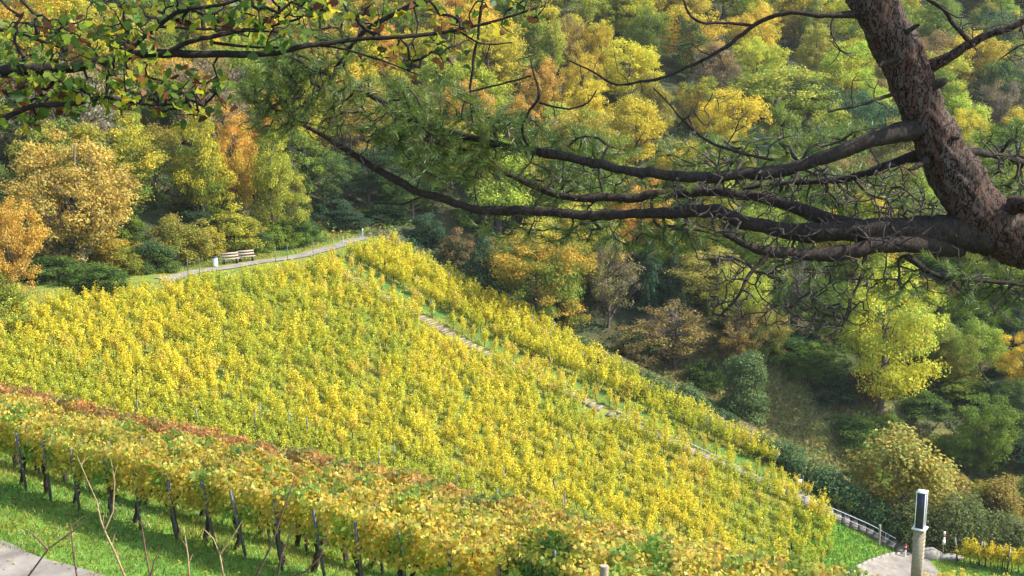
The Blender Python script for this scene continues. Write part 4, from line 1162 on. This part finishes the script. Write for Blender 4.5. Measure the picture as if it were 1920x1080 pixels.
def sample_poly(poly, n):
    poly = np.array(poly, float); lo, hi = poly.min(0), poly.max(0); out = []
    while len(out) < n:
        q = rng.uniform(lo, hi); c = False; j = len(poly) - 1
        for i in range(len(poly)):
            if (poly[i, 1] > q[1]) != (poly[j, 1] > q[1]) and q[0] < (poly[j, 0] - poly[i, 0]) * (q[1] - poly[i, 1]) / (poly[j, 1] - poly[i, 1]) + poly[i, 0]: c = not c
            j = i
        if c: out.append(q)
    return np.array(out)

# ------------------------------------------------------------------ pine
pine_base = at(2140, 620, 6.6)
pine = thing('pine_tree', 'leaning pine with reddish bark and long low limbs reaching left across the view', 'pine', (pine_base[0] + .5, pine_base[1], hz(pine_base[0] + .5, pine_base[1])))
po = np.array(pine.location)
def place_local(o):     # built in world coordinates, stored relative to the tree's base
    o.data.transform(Matrix.Translation(Vector(-po))); return o
sk = Skeleton()
def thick_tube(Q, r, name, mat, sides=28, rough=.10, parent=pine):
    """bark-lumped stem"""
    m_ = MB(); m_.tube(Q, r, sides)
    V = m_.V[0].astype(float); K = len(Q); c = np.repeat(Q, sides, axis=0); d = V - c; rr = np.linalg.norm(d, axis=1, keepdims=True)
    w = V * 9
    nzv = np.sin(w[:, 0] * 1.7 + np.sin(w[:, 2] * 1.3)) * np.sin(w[:, 1] * 2.1 + w[:, 2]) + .6 * np.sin(w[:, 0] * 4.1 + w[:, 2] * 3.3) * np.sin(w[:, 1] * 4.7 - w[:, 2] * 2.9) + .5*np.sin(w[:,0]*9.1+w[:,1]*3)*np.sin(w[:,2]*8.3)
    m_.V[0] = (c + d * (1 + rough * nzv[:, None])).astype(np.float32)
    return place_local(m_.obj(name, mat, parent, True))
gp_ = po + np.array([0, 0, -.2])
Qt, rt = sk.limb([(2300, 760, 6.4, 84), (2200, 590, 6.45, 80), (2080, 500, 6.5, 72), (1990, 470, 6.5, 64), (1915, 455, 6.5, 60), (1850, 420, 6.5, 60), (1812, 372, 6.5, 58), (1785, 320, 6.5, 54), (1752, 255, 6.5, 49), (1722, 180, 6.5, 48), (1695, 115, 6.5, 48), (1662, 50, 6.5, 50), (1632, -10, 6.5, 50), (1600, -90, 6.55, 47), (1560, -200, 6.6, 43), (1540, -330, 6.7, 38)], res=.02, jit=.004)
# root part down to the ground
low = np.array([[Qt[0][0] + .15, Qt[0][1], hz(Qt[0][0] + .15, Qt[0][1]) - .3], (Qt[0] + np.array([.10, 0, -.35]))])
ts = np.linspace(0, 1, 24)[:-1, None]
Qall = np.concatenate([low[0] * (1 - ts) + low[1] * ts, low[1:2] * .5 + Qt[0:1] * .5, Qt]); rall = np.concatenate([np.linspace(.42, .28, 24), rt])
for _ in range(6): Qall[1:-1] = .5 * Qall[1:-1] + .25 * (Qall[:-2] + Qall[2:])
thick_tube(Qall, rall * .82 * (1 + .05 * np.sin(np.arange(len(rall)) * .31) * np.sin(np.arange(len(rall)) * .127)), 'trunk', M['pinebark'], 56, .075)
LIMBS = [
 [(1850, 440, 6.5, 48), (1760, 432, 6.48, 36), (1635, 430, 6.45, 26), (1547, 434, 6.45, 22), (1458, 426, 6.5, 17), (1400, 414, 6.5, 16), (1352, 388, 6.55, 14), (1280, 394, 6.6, 13), (1180, 398, 6.7, 11.5), (1060, 401, 6.75, 11), (960, 412, 6.8, 10.5), (900, 412, 6.8, 10), (850, 394, 6.85, 9), (780, 366, 6.9, 8.5), (700, 320, 7.0, 8), (650, 285, 7.0, 6.5), (600, 252, 7.1, 5), (556, 228, 7.1, 4)],
 [(1735, 238, 6.5, 22), (1690, 248, 6.45, 19), (1640, 262, 6.4, 17), (1560, 292, 6.4, 15), (1450, 322, 6.45, 14), (1370, 334, 6.5, 13), (1280, 337, 6.55, 12), (1200, 326, 6.6, 11), (1120, 308, 6.7, 10.5), (1040, 290, 6.75, 10), (965, 279, 6.8, 8.5), (880, 256, 6.9, 7.5), (800, 235, 6.95, 7), (740, 208, 7.0, 7), (700, 182, 7.0, 8), (688, 168, 7.0, 9)],
 [(1650, 432, 6.5, 20), (1570, 420, 6.6, 17), (1480, 392, 6.7, 14), (1400, 370, 6.8, 12), (1280, 363, 6.9, 11), (1160, 374, 7.0, 9.5), (1100, 378, 7.0, 9), (1040, 369, 7.05, 8), (990, 347, 7.1, 7), (940, 324, 7.1, 5.5), (893, 302, 7.15, 4)],
 [(1800, 462, 6.5, 26), (1700, 458, 6.4, 20), (1540, 462, 6.35, 16), (1446, 468, 6.3, 12), (1400, 458, 6.3, 9), (1357, 438, 6.3, 6)],
 [(1745, 285, 6.6, 12), (1690, 299, 6.65, 9), (1640, 318, 6.7, 8), (1580, 338, 6.8, 7.5), (1500, 345, 6.85, 6), (1400, 352, 6.9, 4.5)],
 [(1790, 290, 6.55, 10), (1830, 283, 6.6, 8), (1880, 287, 6.7, 7.5), (1930, 302, 6.8, 7), (2000, 330, 6.9, 6)],
 [(1745, 125, 6.5, 12), (1785, 105, 6.45, 10), (1820, 85, 6.4, 9), (1870, 64, 6.35, 8), (1925, 44, 6.3, 7), (2000, 10, 6.2, 6)],
 [(1625, 26, 6.5, 9), (1580, 27, 6.4, 6.5), (1540, 29, 6.4, 5), (1490, 22, 6.4, 4.6), (1440, 34, 6.45, 4.6), (1400, 60, 6.5, 4.4), (1360, 95, 6.5, 4.2), (1320, 118, 6.55, 3.6), (1260, 145, 6.6, 3.2), (1180, 160, 6.65, 2.8), (1145, 162, 6.7, 2.4), (1120, 138, 6.7, 2), (1065, 113, 6.75, 1.6)],
 [(1413, 48, 6.5, 3.2), (1360, 42, 6.5, 3), (1310, 40, 6.5, 3), (1290, 25, 6.5, 2.6), (1278, -10, 6.5, 2.2)],
 [(1818, 78, 6.4, 7), (1798, 56, 6.4, 5.5), (1775, 30, 6.4, 5), (1735, 0, 6.4, 4), (1700, -30, 6.4, 3)],
 [(1900, 385, 6.4, 22), (1925, 380, 6.3, 17), (1990, 395, 6.2, 15)],
 [(1445, 470, 6.3, 6), (1425, 495, 6.28, 5), (1398, 522, 6.25, 4), (1378, 560, 6.2, 3), (1345, 598, 6.2, 1.8)],
 [(1625, 462, 6.4, 6), (1618, 510, 6.3, 4), (1600, 560, 6.25, 3), (1578, 615, 6.2, 1.6)],
 [(1700, 480, 6.4, 8), (1760, 522, 6.3, 5), (1830, 528, 6.3, 5), (1930, 535, 6.3, 5)],
 [(1450, 300, 6.5, 3), (1395, 290, 6.5, 3.4), (1330, 262, 6.55, 3.2), (1280, 228, 6.6, 2.6), (1262, 200, 6.6, 2), (1225, 165, 6.6, 1.5)],
 [(1690, 172, 6.45, 4.5), (1640, 188, 6.4, 3.6), (1590, 200, 6.35, 3), (1552, 210, 6.35, 2.4)],
 [(800, 0, 6.6, 7), (760, 14, 6.7, 6.5), (700, 52, 6.8, 5.5), (660, 92, 6.9, 4.5), (630, 125, 6.95, 3)],
 [(905, -5, 6.7, 3.4), (898, 40, 6.75, 3.2), (890, 100, 6.8, 3), (880, 160, 6.85, 2.6), (886, 232, 6.9, 2.2)],
 [(1000, 290, 6.8, 3.5), (968, 240, 6.75, 3), (1010, 190, 6.7, 3), (1000, 145, 6.7, 2.4), (995, 110, 6.7, 1.6)],
 [(1010, 192, 6.7, 2.4), (1060, 208, 6.7, 2.2), (1105, 195, 6.7, 1.8), (1118, 170, 6.7, 1.4)],
 [(995, 142, 6.7, 2), (940, 160, 6.75, 2.2), (880, 172, 6.8, 2)],
 [(700, 382, 6.95, 1.8), (760, 378, 6.95, 2.2), (790, 370, 6.9, 2.2)],
]
for i, L in enumerate(LIMBS):
    L = [(a, b, c, d * .84) for a, b, c, d in L]; Q, r = sk.limb(L, res=.03 if i < 5 else .04, jit=.016)
    if i in (1, 4, 5, 6, 7): r = r * (1 + .45 * np.exp(-np.linalg.norm(Q - Q[0], axis=1) / .16))
    thick_tube(Q, r, 'limb', M['limb'] if i not in (6, 10) else M['pinebark'], 16 if i < 7 else 8, .11)
def stub(u, v, Y, du, dv, ln, rr):
    a = at(u, v, Y); b = at(u + du, v + dv, Y - .05); t = np.linspace(0, 1, 5)[:, None]
    thick_tube(a * (1 - t) + b * t + rng.normal(0, .004, (5, 3)), rr * np.array([1.7, 1.1, .9, .8, .45]), 'broken_stub', M['limb'], 9, .12)
stub(1740, 160, 6.44, 36, -10, .1, .030); stub(1765, 250, 6.44, 34, 8, .1, .022); stub(1680, 108, 6.42, -32, 14, .1, .016); stub(1740, 300, 6.42, -34, 18, .1, .018); stub(1694, 62, 6.42, 30, -16, .1, .016)
n_limb = len(sk.P)
def depth(n, a, b): return rng.uniform(a, b, n)
GREEN = [
 ([(450, 150), (520, 90), (600, 110), (690, 160), (640, 240), (560, 260), (450, 230)], 150, 6.8, 7.7),
 ([(560, 10), (760, 0), (700, 70), (640, 130), (540, 160), (500, 120)], 110, 6.6, 7.4),
 ([(640, 170), (760, 160), (900, 170), (960, 240), (900, 310), (780, 300), (690, 250)], 210, 6.6, 7.5),
 ([(700, 240), (900, 250), (960, 330), (880, 350), (760, 330)], 110, 6.7, 7.5),
 ([(850, 210), (1060, 240), (1200, 270), (1180, 300), (1040, 285), (900, 300)], 110, 6.6, 7.5),
 ([(960, 300), (1240, 330), (1450, 340), (1500, 380), (1250, 390), (1000, 385)], 150, 6.8, 8.0),
 ([(1220, 270), (1420, 260), (1640, 235), (1690, 240), (1480, 310), (1300, 330)], 150, 7.0, 8.6),
 ([(1420, 340), (1700, 310), (1770, 390), (1600, 415), (1450, 390)], 120, 6.8, 8.2),
 ([(1820, 260), (1930, 230), (1930, 400), (1850, 360)], 90, 6.7, 8.0),
 ([(1440, 490), (1560, 480), (1620, 560), (1580, 610), (1480, 600), (1430, 560)], 40, 6.1, 7.0),
 ([(1600, 480), (1760, 490), (1740, 560), (1640, 560)], 28, 6.1, 7.0),
 ([(1770, 500), (1930, 530), (1930, 620), (1800, 570)], 50, 6.0, 6.9),
 ([(880, 420), (1250, 410), (1400, 440), (1300, 470), (1100, 460), (950, 450)], 110, 6.6, 7.4),
 ([(470, 170), (560, 150), (600, 200), (560, 240), (480, 240)], 50, 6.9, 7.6),
]
tg = []
for poly, n, a, b in GREEN:
    n = int(n * .78); uv = sample_poly(poly, n); tg += [at(u, v, Yd) for (u, v), Yd in zip(uv, depth(n, a, b))]
# the crown overhead, out of the picture: it shades the limbs below
for _ in range(260):
    u, v, Yd = rng.uniform(700, 2300), rng.uniform(-900, -60), rng.uniform(4.8, 8.2); tg.append(at(u, v, Yd))
tips = sk.grow(tg, .09, .22)
place_local(sk.twig_mesh(n_limb, 'twig', M['twig'], .0027, pine, 5, .38, .013))
# bare dead twigs
n1 = len(sk.P)
BARE = [
 ([(1250, 320), (1700, 300), (1780, 400), (1700, 470), (1400, 470), (1250, 400)], 900, 6.1, 6.9),
 ([(1300, 470), (1640, 480), (1640, 620), (1560, 640), (1330, 600)], 560, 6.0, 6.6),
 ([(500, 150), (640, 160), (760, 280), (700, 330), (560, 250)], 260, 6.8, 7.3),
 ([(1270, 180), (1560, 230), (1500, 330), (1270, 280)], 60, 6.3, 6.8),
 ([(1550, 40), (1700, 200), (1680, 260), (1600, 160), (1480, 60)], 26, 6.2, 6.5),
 ([(1740, 0), (1930, 0), (1930, 130), (1800, 120)], 46, 6.1, 6.6),
 ([(1750, 420), (1930, 500), (1930, 620), (1700, 530)], 80, 6.0, 6.5),
 ([(900, 100), (1300, 60), (1420, 160), (1240, 260), (900, 260)], 52, 6.5, 6.9),
 ([(900, 300), (1250, 330), (1280, 460), (1000, 470), (880, 420)], 220, 6.6, 7.0),
 ([(1830, 250), (1930, 240), (1930, 440), (1860, 420)], 50, 6.2, 6.8),
]
tg2 = []
for poly, n, a, b in BARE:
    uv = sample_poly(poly, n); tg2 += [at(u, v, Yd) for (u, v), Yd in zip(uv, depth(n, a, b))]
sk.grow(tg2, .06, .16, .03)
place_local(sk.twig_mesh(n1, 'dead_twig', M['twig'], .0015, pine, 5, .42, .008))
# needles
tp = np.array([t for t, d in tips]); td = np.array([d for t, d in tips])
td = unit(td + np.array([-.25, 0, .15]) + rng.normal(0, .25, td.shape))
nn_ = 70
k = np.repeat(np.arange(len(tp)), nn_); n = len(k)
along = rng.uniform(-1, 1, n) ; Ls = rng.uniform(.06, .10, len(tp))
base = tp[k] + td[k] * (along * Ls[k])[:, None]
side = rng.normal(size=(n, 3)); side = unit(side - td[k] * (side * td[k]).sum(1, keepdims=True))
dirn = unit(td[k] * rng.uniform(.5, 1.2, (n, 1)) + side * rng.uniform(.5, 1.0, (n, 1)))
L = rng.uniform(.040, .068, n)[:, None]
wv = unit(np.cross(dirn, rng.normal(size=(n, 3)))) * .0013
bend_ = np.array([0, 0, -.10]) * L
V = np.stack([base - wv, base + wv, base + dirn * L * .6 + wv * .9 , base + dirn * L + bend_, base + dirn * L * .6 - wv * .9], 1)
ncol = np.array([(.10, .16, .024), (.145, .21, .03), (.075, .12, .022), (.21, .24, .045), (.20, .145, .055)])[rng.choice(5, len(tp), p=[.36, .3, .2, .11, .03])][k] * leaf_cols(n, .2, .06)
mb = MB(); mb.add(V.reshape(-1, 3), np.arange(n * 5).reshape(n, 5), mixv=np.zeros(n), col=ncol)
place_local(tint(mb.obj('needles', M['needle'], pine), (1, 1, 1)))
# torn stub end and small cones
sb = MB()
for i in range(9):
    p0 = at(690, 178, 7.0) + rng.normal(0, .012, 3); sb.tube([p0, p0 + np.array([rng.normal(-.01, .012), 0, rng.uniform(.03, .07)])], [.012, .003], 5)
place_local(sb.obj('broken_stub', M['twig'], pine, True))

# ------------------------------------------------------------------ broadleaf bough upper left
ob = at(-420, 150, 5.6)
oak = thing('oak_tree', 'oak bough with green and browning lobed leaves hanging in from the upper left', 'tree', (ob[0] - 1.0, ob[1] - .5, hz(ob[0] - 1.0, ob[1] - .5)))
po = np.array(oak.location)
sk = Skeleton()
OL = [
 [(-420, 190, 5.7, 26), (-200, 160, 5.7, 18), (-40, 137, 5.7, 12), (60, 135, 5.7, 10), (180, 119, 5.75, 9), (260, 105, 5.8, 8.5), (330, 104, 5.8, 7.5), (450, 105, 5.85, 6.5), (520, 100, 5.9, 5.5), (600, 82, 5.95, 4.5), (680, 70, 6, 4), (750, 69, 6, 3.8), (830, 60, 6.05, 3.2), (925, 40, 6.1, 2.6), (1015, 12, 6.15, 2)],
 [(-200, 300, 5.5, 9), (-40, 248, 5.5, 6.5), (10, 230, 5.5, 5.5), (65, 206, 5.5, 5), (140, 202, 5.5, 4.4), (200, 187, 5.55, 3.5), (240, 198, 5.6, 2.8), (300, 200, 5.6, 2.2), (350, 192, 5.65, 1.6)],
 [(225, 110, 5.75, 4.5), (270, 70, 5.75, 4), (300, 46, 5.75, 4), (322, 28, 5.7, 4), (370, 20, 5.7, 3.6), (425, 7, 5.7, 3), (480, -15, 5.7, 3)],
 [(315, 98, 5.8, 4), (350, 78, 5.8, 4.2), (430, 64, 5.85, 4), (500, 55, 5.9, 3), (560, 35, 5.95, 2)],
 [(300, 50, 5.75, 2.5), (380, 54, 5.75, 2.4), (450, 52, 5.8, 2), (520, 60, 5.8, 1.5)],
 [(400, 80, 5.85, 3), (480, 92, 5.9, 2.4), (640, 98, 6, 2), (720, 118, 6.0, 1.8), (790, 142, 6.05, 1.2)],
 [(-300, 60, 5.6, 9), (-60, 40, 5.6, 5), (40, 60, 5.6, 3.5), (110, 88, 5.65, 2.5)],
 [(860, 58, 6.05, 2), (900, 84, 6.05, 1.6), (960, 80, 6.1, 1.2)],
]
for i, L in enumerate(OL):
    Q, r = sk.limb(L, res=.035, jit=.01); thick_tube(Q, r, 'limb', M['oakbark'], 10, .08, oak)
g0 = np.array([po[0], po[1], po[2] - .2]); g1 = at(-420, 190, 5.7)
tt = np.linspace(0, 1, 12)[:, None]; Qo = g0 * (1 - tt) + (g1 + np.array([-.3, -.2, 1.2])) * tt
thick_tube(Qo, np.linspace(.2, .12, 12), 'trunk', M['oakbark'], 16, .05, oak)
tt = np.linspace(0, 1, 8)[:, None]
for e in (at(-420, 190, 5.7), at(-200, 300, 5.5), at(-300, 60, 5.6)):
    thick_tube(Qo[8] * (1 - tt) + e * tt, np.linspace(.07, .05, 8), 'limb', M['oakbark'], 10, .05, oak)
n0 = len(sk.P)
OG = [([(0, 30), (160, 20), (300, 60), (330, 130), (220, 180), (0, 190)], 150, 5.4, 6.0), ([(0, 150), (180, 170), (330, 150), (400, 190), (360, 220), (200, 200), (0, 240)], 120, 5.4, 5.9),
      ([(150, 0), (420, -10), (640, -5), (620, 40), (520, 95), (420, 60), (300, 50)], 120, 5.6, 6.1), ([(640, 0), (1040, -10), (1020, 40), (930, 90), (780, 85), (660, 60)], 62, 5.9, 6.4),
      ([(680, 80), (860, 80), (930, 110), (800, 135), (700, 120)], 22, 6, 6.3), ([(330, 130), (420, 140), (430, 200), (360, 215)], 20, 5.5, 5.9)]
tg = []
for poly, n, a, b in OG:
    uv = sample_poly(poly, n); tg += [at(u, v, Yd) for (u, v), Yd in zip(uv, depth(n, a, b))]
for _ in range(60): tg.append(at(rng.uniform(-300, 900), rng.uniform(-350, -40), rng.uniform(5.2, 6.4)))
tips = sk.grow(tg, .07, .35)
place_local(sk.twig_mesh(n0, 'twig', M['oakbark'], .0020, oak, 5, .42, .012))
tp = np.array([t for t, d in tips]); td = np.array([d for t, d in tips])
k = np.repeat(np.arange(len(tp)), rng.integers(1, 5, len(tp))); n = len(k)
P = tp[k] + rng.normal(0, .035, (n, 3)) + td[k] * .02
oc = np.array([(.10, .18, .025), (.21, .27, .025), (.06, .11, .02), (.42, .36, .025), (.20, .085, .025), (.10, .042, .018)])
uu = np.array([project(p)[0] for p in tp]); 
prob = np.where((uu < 600)[:, None], [[.34, .24, .22, .08, .08, .04]], [[.12, .26, .08, .36, .12, .06]])
kind = np.array([rng.choice(6, p=q) for q in prob]); kk = np.where(rng.random(n) < .7, kind[k], rng.integers(0, 6, n))
mb = MB(); lobed(mb, P, unit(rng.normal(0, .8, (n, 3)) + np.array([.1, -.2, .5])), rng.uniform(.034, .068, n), LOBE_OAK, .45, .9, mixv=np.zeros(n), col=oc[kk] * leaf_cols(n, .18, .06))
place_local(tint(mb.obj('leaves', M['oak'], oak), (1, 1, 1)))

# ------------------------------------------------------------------ bare stems rising at the bottom edge
def stems(lines, label, mat, cat='bare shrub', name='bare_shrub', Y=8.5):
    p0 = at(lines[0][0][0], lines[0][0][1], Y); gz = hz(p0[0], p0[1])
    o = thing(name, label, cat, (p0[0], p0[1], gz)); org = np.array(o.location); m_ = MB()
    for li, l in enumerate(lines):
        pts = [at(u, v, Y + .02 * i) - org for i, (u, v) in enumerate(l)]
        if li == 0: pts = [np.array([0.02, 0, -.1]), pts[0] * .5 + np.array([.03, 0, 0])] + pts
        K = len(pts); m_.tube(pts, np.linspace(.013 if li == 0 else .009, .003, K), 6)
        for j in range(3, K):
            for q in range(2):
                b0 = pts[j-1] + (pts[j] - pts[j-1]) * random.random(); m_.tube([b0, b0 + np.array([random.gauss(0, .05), random.gauss(0, .05), random.uniform(.02, .09)])], [.003, .0015], 4)
    m_.obj('stalk', mat, o, True); return o
stems([[(236, 1085), (215, 1035), (196, 995), (189, 976), (181, 939), (163, 898), (144, 854)], [(196, 995), (212, 958), (215, 902), (207, 858)]], 'pale forked stem in front of the grass at the lower left', M['paleStem'])
stems([[(478, 1085), (510, 1020), (530, 960), (548, 910), (556, 882)]], 'long dark bare stem leaning right before the nearest vines', M['stem'])
stems([[(282, 1085), (274, 1040), (268, 1000), (264, 975)], [(282, 1085), (290, 1050), (300, 1030)]], 'short brown stem right of the pale forked stem', M['stem'])
stems([[(355, 1085), (352, 1040), (346, 1000), (342, 985)]], 'thin brown upright stem in front of the third leaning post', M['paleStem'])
stems([[(420, 1085), (412, 1040), (400, 1010), (380, 990)], [(412, 1040), (440, 1000), (455, 975)]], 'yellowish stem bending left in front of the grass', M['paleStem'])
stems([[(540, 1085), (575, 1070), (600, 1045), (612, 1010), (618, 985)]], 'reddish stem curving up at the bottom centre left', M['stem'])
stems([[(145, 1085), (138, 1040), (134, 1000), (132, 975)]], 'slender brown stem at the edge of the lane', M['stem'])
stems([[(50, 1085), (90, 1030), (130, 1000), (165, 978)], [(90, 1030), (60, 1000), (40, 990)]], 'thin arching stem over the lane at the lower left', M['stem'])
stems([[(520, 1085), (528, 1040), (545, 1000), (555, 990)]], 'short dark stem beside the long leaning stem', M['stem'])
for s_ in (-68, -50, -35.6, -24.7, -20, -16.5, -15): print('stairs', s_, [round(float(q)) for q in project((*from_sn(s_, n_st(s_)), hz(*from_sn(s_, n_st(s_)))))])
print('objects', len(bpy.data.objects))

# ------------------------------------------------------------------ air
hm, hnt, hout = new_mat('air')
pv = hnt.nodes.new('ShaderNodeVolumePrincipled')
pv.inputs['Density'].default_value = 0.00012
pv.inputs['Color'].default_value = (.93, .95, .97, 1)
pv.inputs['Anisotropy'].default_value = .2
hnt.links.new(pv.outputs[0], hout.inputs['Volume'])
mb = MB(); mb.box((40, 205, 20), (520, 470, 280))
tag(mb.obj('haze', hm), 'thin pale haze filling the valley air', 'haze', kind='stuff')
